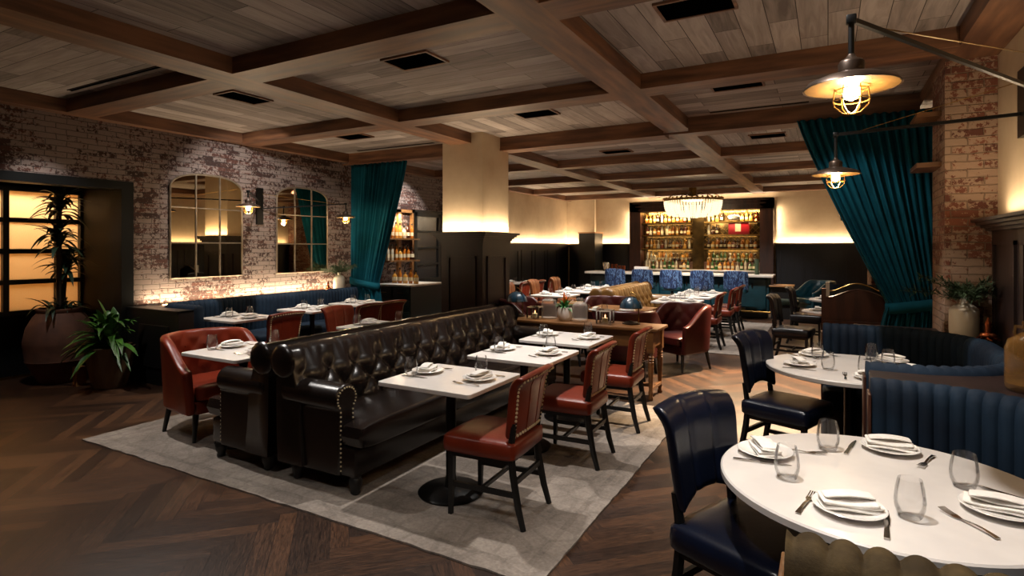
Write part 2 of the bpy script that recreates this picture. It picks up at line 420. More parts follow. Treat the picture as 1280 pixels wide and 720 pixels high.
def transl(name, c):
    m, nt, b = nodes(name); out = nt.nodes['Material Output']
    n1 = N(nt, 'ShaderNodeTexNoise', i_Scale=160.0, i_Detail=2.0); tc = N(nt, 'ShaderNodeTexCoord'); L(nt, tc.outputs['Object'], n1.inputs['Vector'])
    t = N(nt, 'ShaderNodeBsdfTranslucent'); L(nt, ramp(nt, n1.outputs[0], [(.3, c), (.7, '#fff4e0')]), t.inputs[0])
    L(nt, t.outputs[0], out.inputs[0]); nt.nodes.remove(b); return m
MAT['matte'] = pm('matte_black', '#020202', 1.0, spec=0.0)
MAT['frost'] = transl('frosted_glass', '#f2dfc0')

# ------------------------------------------------------------------ room shell
XL, XR, YB, ZC, ZS = -7.5, 1.15, 17.4, 3.245, 3.1
XA = -8.75                                   # back of the window alcove
struct('floor', MB().box(XA-.1, XR+.1, -4, YB+.1, -.1, 0), MAT['floor'], smooth=False)
XB = [(-7.5, -7.35), (-4.82, -4.47), (-1.85, -1.54), (.85, XR)]
YBM = [(-3.3,-3.0), (-1.15, -.85), (.95, 1.25), (3.11, 3.41), (5.27, 5.57), (7.35, 7.65), (9.85, 10.12), (12.15, 12.42), (14.5, 14.77), (16.8, 17.05)]
cb = MB()
for i in range(3):
    for j in range(len(YBM)):
        cb.k = (i+j+1) % 2
        y0 = YBM[j][0]+.15; y1 = YBM[j+1][0]+.15 if j+1 < len(YBM) else YB
        cb.box(XB[i][1]-.2, XB[i+1][0]+.2 if i < 2 else XR, y0, y1, ZC, ZC+.05)
struct('ceiling', cb, [MAT['planky'], MAT['plankx']], smooth=False)
for i, (a, b_) in enumerate(XB):
    struct('trim_%d' % (i+1), MB().box(a, b_, -3.4, YB, ZS, ZC), MAT['beamy'], smooth=False)
for j, (a, b_) in enumerate(YBM):
    m = MB()
    for i in range(3):
        m.box(XB[i][1], XB[i+1][0], a, b_, ZS-(.05 if j == 5 else 0), ZC)
    if j == 5: m.box(XL, XR, a-.012, a, ZS-.055, ZS-.03)
    struct('trim_%d' % (len(XB)+j+1), m, MAT['beamx'], smooth=False)
# brick wall with the alcove opening, the door and the shelf recess
AY = 3.87; AZ = 2.41
wl = MB().box(XL-.2, XL, -4, 0.2, 0, ZC).box(XL-.2, XL, .2, AY, AZ, ZC).box(XL-.2, XL, AY, 12.2, 0, ZC)
struct('wall_left', wl, MAT['brick'], smooth=False)
struct('wall_left_far', MB().box(XL-.2, XL, 12.2, YB, 0, ZC), MAT['plaster'], smooth=False)
struct('wall_back', MB().box(XL-.2, XR+.2, YB, YB+.2, 0, ZC).box(XL, -6.55, YB-.14, YB, 0, ZC), MAT['plaster'], smooth=False)
struct('wall_right', MB().box(XR, XR+.2, -4, YB, 0, ZC), MAT['plaster'], smooth=False)
struct('wall_rear', MB().box(XA, XR+.2, -4.2, -4, 0, ZC), MAT['plaster'], smooth=False)
struct('wall_pier_right', MB().box(.82, XR, 5.68, 6.3, 0, ZS), MAT['brickp'], smooth=False)
struct('wall_pier_far', MB().box(.75, XR, 13.3, 14.6, 0, ZS), MAT['brickp'], smooth=False)
# alcove with frosted window
al = MB().box(XA-.1, XA, 0, AY+.15, 0, .80).box(XA-.1, XA, 0, AY+.15, 2.33, 2.5)
al.box(XA, XL-.2, AY, AY+.15, 0, 2.5).box(XA, XL-.2, 0, AY, AZ, 2.5).box(XA-.1, XL-.2, .05, .2, 0, 2.5)
al.box(XL-.22, XL+.03, AY-.14, AY, 0, AZ).box(XL-.22, XL+.03, .2, AY-.14, 2.31, AZ)
struct('wall_alcove', al, MAT['alcove'], smooth=False)
ys = [.9, 1.45, 2.0, 2.55, 3.06, 3.6, 3.87]; zs = [.80, 1.18, 1.56, 1.945, 2.33]
fr = MB()
for y in ys: fr.box(XA-.03, XA+.05, y-.03, y+.03, .78, 2.33)
for z in zs: fr.box(XA-.03, XA+.045, .9, 3.87, z-.028, z+.028)
win = struct('window_1', fr, MAT['black'], smooth=False)
MB().box(XA-.02, XA-.012, .9, 3.87, .8, 2.33).build('pane', MAT['frost'], win, smooth=False)
struct('wall_added_lightbox', MB().box(XA-.75, XA-.7, .7, 4.1, .5, 2.6).box(XA-.7, XA-.1, .7, .75, .5, 2.6).box(XA-.7, XA-.1, 4.05, 4.1, .5, 2.6).box(XA-.7, XA-.1, .75, 4.05, .5, .55).box(XA-.7, XA-.1, .75, 4.05, 2.55, 2.6), pm('lightbox_paint', '#c9a878', .9), smooth=False)  # added unseen box behind the panes to hold and bounce the window lamp
struct('trim_20', MB().box(XA, XA+.012, 0, AY, 0, .03), MAT['brass'], smooth=False)

def panelled(name, mat, ax, fixed, a0, a1, zt, face, bay=.9, cap=.06, z0=0):
    """wainscot on a wall: ax 'x' runs along x at y=fixed, 'y' along y at x=fixed; face = +1/-1 outward sign"""
    m = MB(); t = .05*face
    def bx(p0, p1, d0, d1, zz0, zz1):
        d0, d1 = sorted((fixed+d0*face, fixed+d1*face))
        if ax == 'x': m.box(p0, p1, d0, d1, zz0, zz1)
        else: m.box(d0, d1, p0, p1, zz0, zz1)
    bx(a0, a1, 0, .04, z0, zt-.03)
    n = max(1, round((a1-a0)/bay)); w = (a1-a0)/n
    for i in range(n):
        p0 = a0+i*w+.09; p1 = a0+(i+1)*w-.09
        for q0, q1, r0, r1 in ((p0, p1, .28, .31), (p0, p1, zt-.2, zt-.17), (p0, p0+.03, .28, zt-.17), (p1-.03, p1, .28, zt-.17)):
            bx(q0, q1, .04, .058, r0, r1)
    bx(a0, a1, 0, .07, 0, .14)
    for k in range(4):
        bx(a0, a1, 0, .05+cap*(k+1)/4, zt-.09+k*.022, zt-.068+k*.022)
    return struct(name, m, mat, smooth=False)
panelled('baseboard_left_wainscot', MAT['navyp'], 'y', XL, 12.2, YB-.14, 1.69, 1)
panelled('baseboard_back_wainscot_a', MAT['navyp'], 'x', YB-.14, XL+.1, -6.6, 1.69, -1)
panelled('baseboard_back_wainscot_b', MAT['navyp'], 'x', YB, -6.5, -5.35, 1.69, -1)
panelled('baseboard_back_wainscot_c', MAT['navyp'], 'x', YB, -1.27, XR, 1.69, -1)
panelled('baseboard_right_wainscot', MAT['dwood'], 'y', XR, -1.2, 5.66, 1.83, -1, .8, .12)
panelled('baseboard_right_far_wainscot', MAT['navyp'], 'y', XR, 7.75, 13.3, 1.69, -1)
pp = MB().box(-6.78, -6.25, 16.5, 17.2, 0, 2.02); pp.k = 1; pp.box(-6.8, -6.23, 16.48, 17.2, 2.02, 2.06)
struct('trim_21', pp, [MAT['black'], MAT['tan']], smooth=False)
# plaster column on a panelled base
cx0, cx1, cy0, cy1 = -4.97, -4.28, 6.85, 7.6
struct('wall_column', MB().box(cx0, cx1, cy0, cy1, 1.7, ZC), MAT['plaster'], smooth=False)
m = MB(); e = .012
m.box(cx0-e, cx1+e, cy0-e, cy1+e, 0, 1.72)
for (ax, f, s, a0, a1) in (('x', cy0-e, -1, cx0, cx1), ('y', cx1+e, 1, cy0, cy1), ('y', cx0-e, -1, cy0, cy1)):
    p0, p1 = a0+.1, a1-.1
    for q0, q1, r0, r1 in ((p0, p1, .4, .43), (p0, p1, 1.45, 1.48), (p0, p0+.03, .4, 1.48), (p1-.03, p1, .4, 1.48)):
        d0, d1 = sorted((f, f+.018*s))
        if ax == 'x': m.box(q0, q1, d0, d1, r0, r1)
        else: m.box(d0, d1, q0, q1, r0, r1)
for k in range(6):
    d = .02+.11*(k/5)**1.6
    m.box(cx0-d, cx1+d, cy0-d, cy1+d, 1.64+k*.03, 1.67+k*.03)
m.box(cx0-.03, cx1+.03, cy0-.03, cy1+.03, 0, .16)
struct('wall_column_base', m, MAT['colb'], smooth=False)
# ceiling vents (flat black panels stand in for shaded recesses, wood frames) and slot diffusers
def mk_vent():
    o = empty('ceiling_vent')
    m = MB()
    for a in ((-.25, .25, -.165, -.145), (-.25, .25, .145, .165), (-.25, -.23, -.145, .145), (.23, .25, -.145, .145)): m.box(*a, -.018, 0)
    m.build('frame', MAT['beamx'], o, smooth=False)
    MB().box(-.23, .23, -.145, .145, -.012, 0).build('recess_shade_panel', MAT['matte'], o, smooth=False)
    return o
VENTS = [(-5.55, 4.0, pi/2, 'above the tall potted plant and the brick wall'), (-3.15, 3.93, 0, 'straight above the pair of brown tufted sofas'), (-3.1, 6.2, 0, 'beside the top of the plaster column'),
         (-3.15, 9.35, 0, 'in the coffer beyond the plaster column'), (-.8, 6.07, 0, 'in the coffer before the teal curtain'), (-.77, 9.08, 0, 'in the coffer just past the teal curtain'), (-.78, 3.95, 0, 'in the coffer above the round tables'), (-6.1, 6.2, 0, 'near the brick wall above the mirrors')]
pv = Proto(mk_vent)
for x, y, r, l in VENTS:
    pv.put(x, y, ZC, r, 'black ceiling vent framed in wood, '+l, 'vent', 'ceiling vents')
def mk_slot():
    o = empty('slot_diffuser')
    MB().box(-.75, .75, -.015, .015, -.006, 0).build('slot', MAT['matte'], o, smooth=False)
    m = MB(); m.box(-.76, .76, -.022, -.015, -.008, 0).box(-.76, .76, .015, .022, -.008, 0); m.build('rim', MAT['bronze'], o, smooth=False)
    return o
ps = Proto(mk_slot)
for x, y, sx, l in ((-6.07, 2.95, 1.1, 'above the window alcove'), (-6.2, 7.2, 1.05, 'above the dark green cabinet'), (-.72, 7.2, .7, 'beside the large teal curtain')):
    ps.put(x, y, ZC, 0, 'thin black slot diffuser in plank ceiling, '+l, 'vent', 'slot diffusers', (sx, 1, 1))

# rugs
def rug(x0, x1, y0, y1, label):
    m = MB(); P = []
    n, k = 44, 40
    for j in range(k+1):
        P.append([(x0+(x1-x0)*i/n+random.uniform(-.006, .006)*(j in (0, k) or i in (0, n)), y0+(y1-y0)*j/k+random.uniform(-.008, .008)*(j in (0, k) or i in (0, n)), .012) for i in range(n+1)])
    m.sheet(P)
    o = m.build('area_rug', MAT['rug'], smooth=False); s = o.modifiers.new('t', 'SOLIDIFY'); s.thickness = .011; s.offset = -1
    tag(o, label, 'rug', 'distressed rugs')
rug(-5.44, -1.2, 2.42, 5.72, 'grey distressed rug under the brown tufted sofas and red chairs')
rug(-5.2, -1.0, 9.0, 13.0, 'grey distressed rug under the far tables before the bar')
# ------------------------------------------------------------------ seating
def chair_common(o, legm, seatm):
    MB().sbox(.0, 0, .435, .49, .47, .125, .38, .18).build('seat', seatm, o)
    MB().box(-.2, .2, -.195, .195, .355, .385).build('seat_frame', legm, o, smooth=False)
    for s in (-1, 1):
        MB().tube([(.195, s*.18, .39), (.195, s*.182, .2), (.2, s*.185, 0)], [.024, .021, .017], 4).build('leg', legm, o, smooth=False)
        MB().tube([(-.225, s*.19, .60), (-.2, s*.185, .45), (-.215, s*.185, .3), (-.25, s*.19, .12), (-.285, s*.195, 0)], [.018, .023, .024, .022, .018], 6).build('leg', legm, o)
        MB().box(-.24, .195, s*.184-.009, s*.184+.009, .17, .2).build('stretcher', legm, o, smooth=False)
    MB().box(-.02, .0, -.18, .18, .175, .197).build('stretcher', legm, o, smooth=False)
    MB().box(-.235, -.215, -.18, .18, .24, .27).build('stretcher', legm, o, smooth=False)
def back_pt(u, v, sd, groove):
    U = 2*u-1
    fl = max(0, (v-.78)/.22)
    x = -.195-.05*v-.045*fl*fl+.03*U*U
    z = (.525+.41*v if groove else .5+.375*v)+.055*(1-U*U)*(1-v)**2*(1 if groove else .3)+.018*(1-U*U)*v
    y = U*(.2+.035*v+.008*fl)
    if sd == 0:
        g = 0
        if groove:
            for c in (-.36, .36): g += math.exp(-((U-c)/.05)**2)
        return (x+.0-groove*g*.016, y, z)
    return (x-.05-.012*fl, y, z-.012*fl)
def mk_chair(seatm, nails, groove, name='dining_chair', legm=None):
    legm = legm or MAT['black']
    def f():
        o = empty(name)
        chair_common(o, legm, seatm)
        b = MB().slab(lambda u, v, s: back_pt(u, v, s, groove), 28, 10).build('backrest', seatm, o, sub=1)
        if nails:
            m = MB(); pts = []
            for k in range(15): v = .04+.90*k/14; pts += [(.045, v), (.955, v)]
            for k in range(1, 14): u = .045+.91*k/14; pts += [(u, .04), (u, .94)]
            for u, v in pts:
                p = back_pt(u, v, 1, 0); m.ball((p[0]-.002, p[1], p[2]), .009, 6, 4)
            m.build('nailhead_trim', MAT['nail'], o)
            m = MB()
            for c in (.34, .66):
                m.tube([(back_pt(c, v/8, 1, 0)[0]-.001, back_pt(c, v/8, 1, 0)[1], back_pt(c, v/8, 1, 0)[2]) for v in range(9)], .0025, 5)
            m.build('seam_piping', seatm, o)
        return o
    return f
P_red = Proto(mk_chair(MAT['red'], True, 0)); P_navy = Proto(mk_chair(MAT['navyl'], False, 1)); P_cog = Proto(mk_chair(MAT['cognac'], False, 1)); P_chr = Proto(mk_chair(MAT['blackl'], False, 1)); P_redg = Proto(mk_chair(MAT['red'], False, 1))

def uplan(t, r):
    """barrel plan: t 0..1 from one arm front round the back to the other; r = outward offset"""
    La = .34; R = .31; arc = pi*R; T = 2*La+arc; s = t*T
    if s < La: return (.30-s+0, .32+r, 0, 1)
    if s < La+arc:
        a = (s-La)/R+pi/2
        return (-.04+(R+r)*1.0*cos(a), (R*1.03+r)*sin(a), cos(a), sin(a))
    s -= La+arc
    return (-.04+s, -.32-r, 0, -1)
def barrel_h(x):
    t = min(1, max(0, (.30-x)/.42)); t = t*t*(3-2*t)
    return .60+.25*t
def diam(a, b):
    return (abs(sin(pi*(a+b)))*abs(sin(pi*(a-b))))**.45
def mk_barrel(mat, legm=None):
    legm = legm or MAT['black']
    def f():
        o = empty('barrel_armchair')
        NU, NV = 60, 16
        def pt(u, v, sd):
            x, y, nx, ny = uplan(u, 0)
            h = barrel_h(x); z = .24+(h-.24)*v
            fl = .03*v
            if sd == 0:
                d = 0
                if v > .3: d = .022*diam(u*9, (z-.42)/.19)*min(1, (v-.3)*5)*min(1, (1-v)*7)*min(1, u*6, (1-u)*6)
                off = -.035-d+fl
            else: off = .035+fl
            return (x+nx*off, y+ny*off, z+(-.008 if sd else 0))
        MB().slab(pt, NU, NV).build('shell', mat, o, sub=1)
        m = MB()
        for a in range(-4, 5):
            for b in (0, 1):
                u = .5+(a+(.5 if b else 0))/9
                if .2 < u < .8:
                    x, y, nx, ny = uplan(u, 0); z = .42+.19*(.5*b+1) ; h = barrel_h(x)
                    if z < h-.07:
                        bo = MB().ball((0, 0, 0), .011, 6, 4).build('button', mat, o, loc=(x-nx*.028, y-ny*.028, z))
        MB().sbox(.03, 0, .395, .6, .56, .13, .35, .2).build('seat', mat, o)
        MB().rbox(-.25, .28, -.28, .28, .22, .34, .03).build('seat_rail', mat, o)
        for sx in (1, -1):
            for sy in (1, -1):
                MB().tube([(sx*.22, sy*.25, .25), (sx*.26, sy*.285, 0)], [.026, .015], 8).build('leg', legm, o)
        return o
    return f
P_bar = Proto(mk_barrel(MAT['red'])); P_burg = Proto(mk_barrel(MAT['burg'])); P_tub = Proto(mk_barrel(MAT['teal']))

def chesterfield(name, L_, mat, loc, rz, label, group=None, depth=.82, back_h=.92):
    o = empty(name, loc, rz); tag(o, label, 'sofa', group)
    h = L_/2; aw = .2
    MB().rbox(-.37, .28, -h+.05, h-.05, .12, .31, .02).build('base', mat, o)
    MB().sbox(.06, 0, .385, .54, L_-2*aw+.03, .17, .22, .05, 40, 10).sbox(.25, 0, .385, .18, L_-.07, .172, .3, .08, 40, 10).build('seat', mat, o)
    # tufted back with rolled top, swept along y
    pr = []
    for k in range(21): t = k/20; pr.append((-.16-.07*t*t, .40+.38*t, 1, 1.0))
    for k in range(1, 12):
        a = radians(20+k*19); pr.append((-.325+.1*cos(a)*1.0, back_h-.1+.1*sin(a), 0, max(0, 1-k/5)))
    pr += [(-.415, .7, 0, 0), (-.41, .3, 0, 0), (-.40, .13, 0, 0), (-.16, .13, 0, 0)]
    ny = int(L_/.017); rows = []
    du, dv = .128, .128
    for j in range(ny+1):
        y = -h+.012+(L_-.024)*j/ny; row = []
        edge = min(1, (h-.02-abs(y))/.08)
        for i, (x, z, fr, w) in enumerate(pr):
            d = 0
            if w > 0 and z > .38:
                d = .06*diam(y/du*.5, (z-.47)/dv*.5)*w*edge
                if not fr: d = .03*w*abs(sin(pi*(y/du+1)/2))**.5*edge
            nx, nz = (.98, .2) if fr else ((x+.325)/.1, (z-(back_h-.1))/.1)
            row.append((x+nx*d-(.03 if w > 0 else 0)*1, y, z+nz*d*.6))
        rows.append(row)
    MB().loft(rows).build('backrest', mat, o, ang=75)
    for s in (-1, 1):          # pleated scroll ends of the top roll
        rows2 = []
        for j in range(7):
            t = j/6; r = .118*cos(t*pi/2)**.6 if t < 1 else .004
            rows2.append([(-.345+r*(1-.05*(k % 2)*(1 if 0 < j < 6 else 0))*cos(2*pi*k/36), s*(h-.012+.035*sin(t*pi/2)), back_h-.1+r*(1-.05*(k % 2)*(1 if 0 < j < 6 else 0))*sin(2*pi*k/36)) for k in range(36)])
        MB().loft(rows2).build('scroll', mat, o, ang=80)
    m = MB()
    k0 = int(h/du)+2
    for a in range(-k0, k0+1):
        for b in range(0, 3):
            if (a+b) % 2: continue
            y = a*du; z = .47+b*dv
            y = a*du
            if abs(y) < h-.14 and z < .82:
                t = (z-.40)/.38; MB().ball((0, 0, 0), .012, 6, 4).build('button', mat, o, loc=(-.183-.07*t*t, y, z))
    for s in (-1, 1):
        yc = s*(h-aw/2)
        m = MB()
        prof = []
        for k in range(14):
            a = radians(-50+k*280/13); prof.append((yc+.10*cos(a), .61+.095*sin(a)))
        prof = prof+[(yc-.065, .5), (yc-.065, .12), (yc+.065, .12), (yc+.065, .5)]
        m.extr(prof, -.36, .16, 'x')
        a_ = m.build('arm', mat, o, ang=35, bev=.012)
        n_ = MB()
        pts = []
        for k in range(17):
            a = radians(-40+k*260/16); pts.append((yc+.08*cos(a), .61+.075*sin(a)))
        for k in range(1, 15): pts += [(yc-.054, .56-k*.029), (yc+.054, .56-k*.029)]
        for y, z in pts: n_.ball((.163, y, z), .0065, 6, 4)
        n_.build('nailhead_trim', MAT['nail'], a_)
    for x in (-.30, .24):
        for s in (-1, 1):
            MB().lathe([(.02, 0), (.032, .012), (.03, .03), (.042, .06), (.045, .09), (.035, .11), (.04, .125)], 14, (x, s*(h-.1), 0)).build('foot', MAT['black'], o)
    return o
chesterfield('tufted_sofa', 3.2, MAT['brown'], (-2.92, 4.24, .012), 0, 'dark brown tufted leather sofa facing the red nailhead chairs', 'brown tufted sofas')
chesterfield('tufted_sofa', 3.2, MAT['brown'], (-3.83, 4.24, .012), pi, 'dark brown leather sofa backed against its twin, facing the barrel armchairs', 'brown tufted sofas')
chesterfield('tufted_sofa', 2.2, MAT['gold'], (-2.72, 9.75, .012), 0, 'bronze tufted leather sofa beyond the console, before the bar', 'bronze tufted sofas')
chesterfield('tufted_sofa', 2.2, MAT['gold'], (-3.6, 9.75, .012), pi, 'bronze leather sofa behind its twin, facing the cognac chairs', 'bronze tufted sofas')

# red chairs of the sofa row
for i, (x, y, rz, l) in enumerate(((-1.80, 3.02, pi+.06, 'at the first square table, by the rolled sofa arm'), (-1.74, 4.06, pi+.04, 'at the middle square table of the sofa row'), (-1.72, 5.0, pi+.04, 'at the square table beside the wooden console'))):
    P_red.put(x, y, .012, rz, 'red leather nailhead chair '+l, 'chair', 'red nailhead chairs along the brown sofa')
for i, (x, y, rz, l) in enumerate(((-5.62, 4.4, pi, 'at the first banquette table'), (-5.5, 5.6, pi+.05, 'at the second banquette table'), (-5.5, 6.08, pi-.1, 'by the dark green cabinet'))):
    P_red.put(x, y, 0, rz, 'red nailhead chair facing the navy banquette, '+l, 'chair', 'red chairs facing the banquette')
P_bar.put(-4.76, 3.12, .012, -.1, 'red leather barrel armchair with sloping arms beside the potted plants', 'armchair')
P_redg.put(-4.9, 4.98, .012, 0, 'red leather chair with vertical seams behind the brown sofa', 'chair', None, (1, 1, .95))
for x, y, rz, l in ((-1.74, 9.5, pi, 'first of three'), (-1.72, 10.75, pi, 'middle of three'), (-1.7, 11.55, pi, 'last of three')):
    P_red.put(x, y, .012, rz, 'red nailhead chair facing the bronze sofa, %s counted from the console' % l, 'chair', 'red chairs facing the bronze sofa')
for y, l in ((10.7, 'beside the column edge'), (11.35, 'middle one of three'), (12.1, 'closest to the back wall')):
    P_red.put(-5.85, y, 0, pi, 'small red chair by the navy panelled wall, '+l, 'chair', 'red chairs by the panelled wall')
for y, l in ((9.25, 'beside the column edge'), (10.3, 'middle one of three'), (11.35, 'closest to the back wall')):
    P_cog.put(-4.95, y, .012, .1, 'cognac channel-backed leather chair across from the bronze sofas, '+l, 'chair', 'cognac channel chairs')
for x, y, rz, l in ((-1.74, 7.78, -2.1, 'open towards the wooden table'), (-2.2, 6.98, pi/2, 'seen from behind across the console'), (-2.95, 8.28, -pi/2-.1, 'with tufted back, behind the glass demijohn'), (-3.25, 7.35, pi/2+.2, 'behind the ribbed glass jar'), (-3.95, 7.55, 0, 'behind the blue lamp beside the column')):
    P_burg.put(x, y, 0, rz, 'burgundy leather barrel armchair '+l, 'armchair', 'burgundy barrel armchairs')
for x, y, rz, l in ((-.26, 2.43, -.42, 'pulled up to the big round table with four settings'), (-.26, 4.58, -.36, 'at the round table inside the far booth')):
    P_navy.put(x, y, 0, rz, 'navy leather channel-backed chair '+l, 'chair', 'navy leather chairs', (1, 1, 1.035))
for x, y, rz, l in ((-.42, 8.85, -.15, 'before the wooden arched screen'), (-.3, 10.7, -.1, 'beyond the arched screens, by the farther small table')):
    P_chr.put(x, y, 0, rz, 'charcoal leather side chair '+l, 'chair', 'charcoal chairs near the bar')
P_tub.put(-.25, 14.6, 0, pi+.6, 'teal leather tub chair past the end of the bar', 'armchair')

o = empty('low_stool', (-.72, 12.4, 0)); tag(o, 'low stool with grey green cushion before the bar end', 'stool')
MB().sbox(0, 0, .52, .46, .42, .12, .5, .3).build('cushion', pm('grey_green_velvet', '#2c3a34', .8, c2='#3a4a42', ns=6, spec=.2), o)
MB().box(-.2, .2, -.18, .18, .42, .46).build('frame', MAT['black'], o, smooth=False)
for sx in (-1, 1):
    for sy in (-1, 1): MB().tube([(sx*.17, sy*.15, .42), (sx*.2, sy*.18, 0)], [.02, .014], 6).build('leg', MAT['black'], o)
# channel-tufted banquettes
def channel(path, norms, z0, z1, t, w, amp, name, mat, parent, wt=.45):
    """path points with inward normals; fluted inner face"""
    rows = []; s = 0
    for i, (p, n) in enumerate(zip(path, norms)):
        if i: s += hypot(p[0]-path[i-1][0], p[1]-path[i-1][1])
        f = abs(sin(pi*s/w))**.55
        pr = [(t/2-.01, z0, 1), (t/2, z0+.1, 1), (t/2, (z0+z1)/2, 1), (t/2, z1-.1, 1), (t/2*.93, z1-.05, 1), (t/2*.7, z1-.018, .8), (t/2*.25, z1, .6), (-t/2*.35, z1-.005, .5), (-t/2*.8, z1-.03, .4), (-t/2, z1-.075, .15), (-t/2, z0, 0)]
        rows.append([(p[0]+n[0]*(o_+amp*(f-.7)*k), p[1]+n[1]*(o_+amp*(f-.7)*k), z+(amp*wt*(f-.7) if .3 < k < .9 else 0)) for o_, z, k in pr])
    return MB().loft(rows).build(name, mat, parent, ang=70)
def line(p, q, step):
    d = hypot(q[0]-p[0], q[1]-p[1]); n = max(2, int(d/step)); return [(p[0]+(q[0]-p[0])*i/n, p[1]+(q[1]-p[1])*i/n) for i in range(n+1)]
def booth_path(yc, xa, xb, step=.0066, cx=.34, r=.64, yo=.26, yn=.26):
    P = []; Nn = []
    for p in line((xa, yc+yo+r), (cx, yc+yo+r), step)[:-1]: P.append(p); Nn.append((0, -1))
    k = int(r*pi/2/step)
    for i in range(k): a = pi/2-pi/2*i/k; P.append((cx+r*cos(a), yc+yo+r*sin(a))); Nn.append((-cos(a), -sin(a)))
    for p in line((cx+r, yc+yo), (cx+r, yc-yn), step)[:-1]: P.append(p); Nn.append((-1, 0))
    for i in range(k): a = -pi/2*i/k; P.append((cx+r*cos(a), yc-yn+r*sin(a))); Nn.append((-cos(a), -sin(a)))
    c = len(P)
    for p in line((cx, yc-yn-r), (xb, yc-yn-r), step): P.append(p); Nn.append((0, 1))
    return P, Nn, c
def strip(P, Nn, o0, o1, z0, z1, name, mat, parent, bev=.02):
    rows = []
    for p, n in list(zip(P, Nn))[::7]+[(P[-1], Nn[-1])]:
        rows.append([(p[0]+n[0]*o0, p[1]+n[1]*o0, z0), (p[0]+n[0]*o1, p[1]+n[1]*o1, z0), (p[0]+n[0]*o1, p[1]+n[1]*o1, z1), (p[0]+n[0]*o0, p[1]+n[1]*o0, z1)])
    return MB().loft(rows).build(name, mat, parent, bev=bev)
BT = .15; FW = .066
def booth(yc, xa, xb, label, yn=.26, near=None):
    P, Nn, c = booth_path(yc, xa, xb, yn=yn)
    o = empty('booth_banquette', (0,0,0)); tag(o, label, 'banquette', 'curved channel booths')
    V = MAT['velvet']
    if near:
        channel(P[:c+1], Nn[:c+1], .40, .955, BT, FW, .02, 'backrest', V, o)
        tag(channel(P[c:], Nn[c:], .40, .955, BT, .068, .028, 'arm', near, o, .75), 'olive velvet channelled arm with wooden end')
        m = MB(); m.tube([(p[0], p[1]-BT/2-.002, .885) for p in P[c:]][::6]+[(P[-1][0]-.004, P[-1][1]-BT/2, .885)], .006, 6); m.build('piping', near, o)
        MB().box(xb, .34, P[-1][1]-BT/2-.02, P[-1][1]-BT/2-.002, 0, .83).build('outer_panel', MAT['console'], o, smooth=False)
    else: channel(P, Nn, .40, .955, BT, FW, .02, 'backrest', V, o)
    strip(P, Nn, -BT/2, BT/2-.02, .0, .42, 'base', MAT['dwood'], o, .004)
    strip(P, Nn, BT/2-.03, .46, .30, .46, 'seat', V, o, .03)
    strip(P, Nn, BT/2-.03, .40, .0, .30, 'plinth', MAT['dwood'], o, .004)
    for (x, y, m_) in ((xa, P[0][1], MAT['dwoodr']), (xb, P[-1][1], MAT['console'] if near else MAT['dwoodr'])):
        MB().rbox(x-.014, x-.001, y-.075, y+.07, 0, .88, .004).build('end_panel', m_, o)
booth(4.77, -.04, .19, 'far navy velvet channel booth curving round a round table')
booth(2.52, .19, -.085, 'near navy velvet channel booth wrapped round the big round table', .42, MAT['olive'])
# ledges filling the corners between the booths and the wall
def ledge(y0, y1, pts, label):
    o = MB().prism(pts, 0, .925).build('booth_ledge', MAT['dwood'], smooth=False, bev=.006); tag(o, label, 'ledge', 'dark wood booth ledges')
def arcpts(cx, cy, r, a0, a1, n=10): return [(cx+r*cos(radians(a0+(a1-a0)*i/n)), cy+r*sin(radians(a0+(a1-a0)*i/n))) for i in range(n+1)]
RO = .64+BT/2+.012; XW = XR-.13
q = arcpts(.34, 2.52+.26, RO, 90, 18)+[(XW, 2.52+.5)]
q2 = [(XW, 4.77-.5)]+arcpts(.34, 4.77-.26, RO, -18, -90)
ledge(0, 0, [p for p in [(.2, 2.52+.26+RO)]+q+q2+[(.2, 4.77-.26-RO)] if p[0] <= XW+.001], 'dark wood ledge between the two navy booths, holding the amber jug')
q3 = [(.2, 4.77+.26+RO), (.2, 5.97), (.8, 5.97), (.8, 5.66), (XW, 5.66), (XW, 5.3)]+arcpts(.34, 4.77+.26, RO, 20, 90)
ledge(0, 0, q3[:-1], 'dark wood ledge behind the far navy booth, holding the white vase')

# straight banquette along the brick wall
o = empty('channel_banquette'); tag(o, 'long navy velvet channel banquette under the lit brick wall', 'banquette')
P = line((-7.12, 4.12), (-7.12, 7.25), .0066); Nn = [(1, 0)]*len(P)
channel(P, Nn, .42, .925, .16, .066, .018, 'backrest', MAT['velvet'], o)
Pe = line((-6.45, 4.06), (-7.04, 4.06), .0066); channel(Pe, [(0, 1)]*len(Pe), .42, .925, .13, .066, .014, 'end_bolster', MAT['velvet'], o)
MB().rbox(-7.05, -6.42, 4.13, 7.25, .29, .46, .035, 3).build('seat', MAT['velvet'], o)
MB().box(-7.2, -6.48, 4.0, 7.25, 0, .29).build('plinth', MAT['black'], o, smooth=False)
m = MB().box(XL, -7.205, 3.98, 7.3, 0, .87); lg = m.build('banquette_ledge', MAT['dwood'], smooth=False); tag(lg, 'dark ledge behind the navy banquette, glowing along the brick', 'ledge')
m = MB().box(XL, -6.42, 3.80, 3.95, 0, .86).box(-6.44, -6.40, 3.79, 3.97, 0, .885).box(XL, -6.40, 3.79, 3.97, .86, .885)
m.box(-7.2, -6.6, 3.785, 3.8, .2, .7)
o = m.build('low_screen', MAT['black'], smooth=False, bev=.004); tag(o, 'black low panelled screen at the end of the navy banquette', 'partition')
o = empty('bench_seat'); tag(o, 'small navy channel bench beyond the arched wooden screens', 'banquette')
Pq = line((.9, 11.75), (-.05, 11.75), .02); channel(Pq, [(0, -1)]*len(Pq), .42, .95, .15, .1, .018, 'backrest', MAT['velvet'], o)
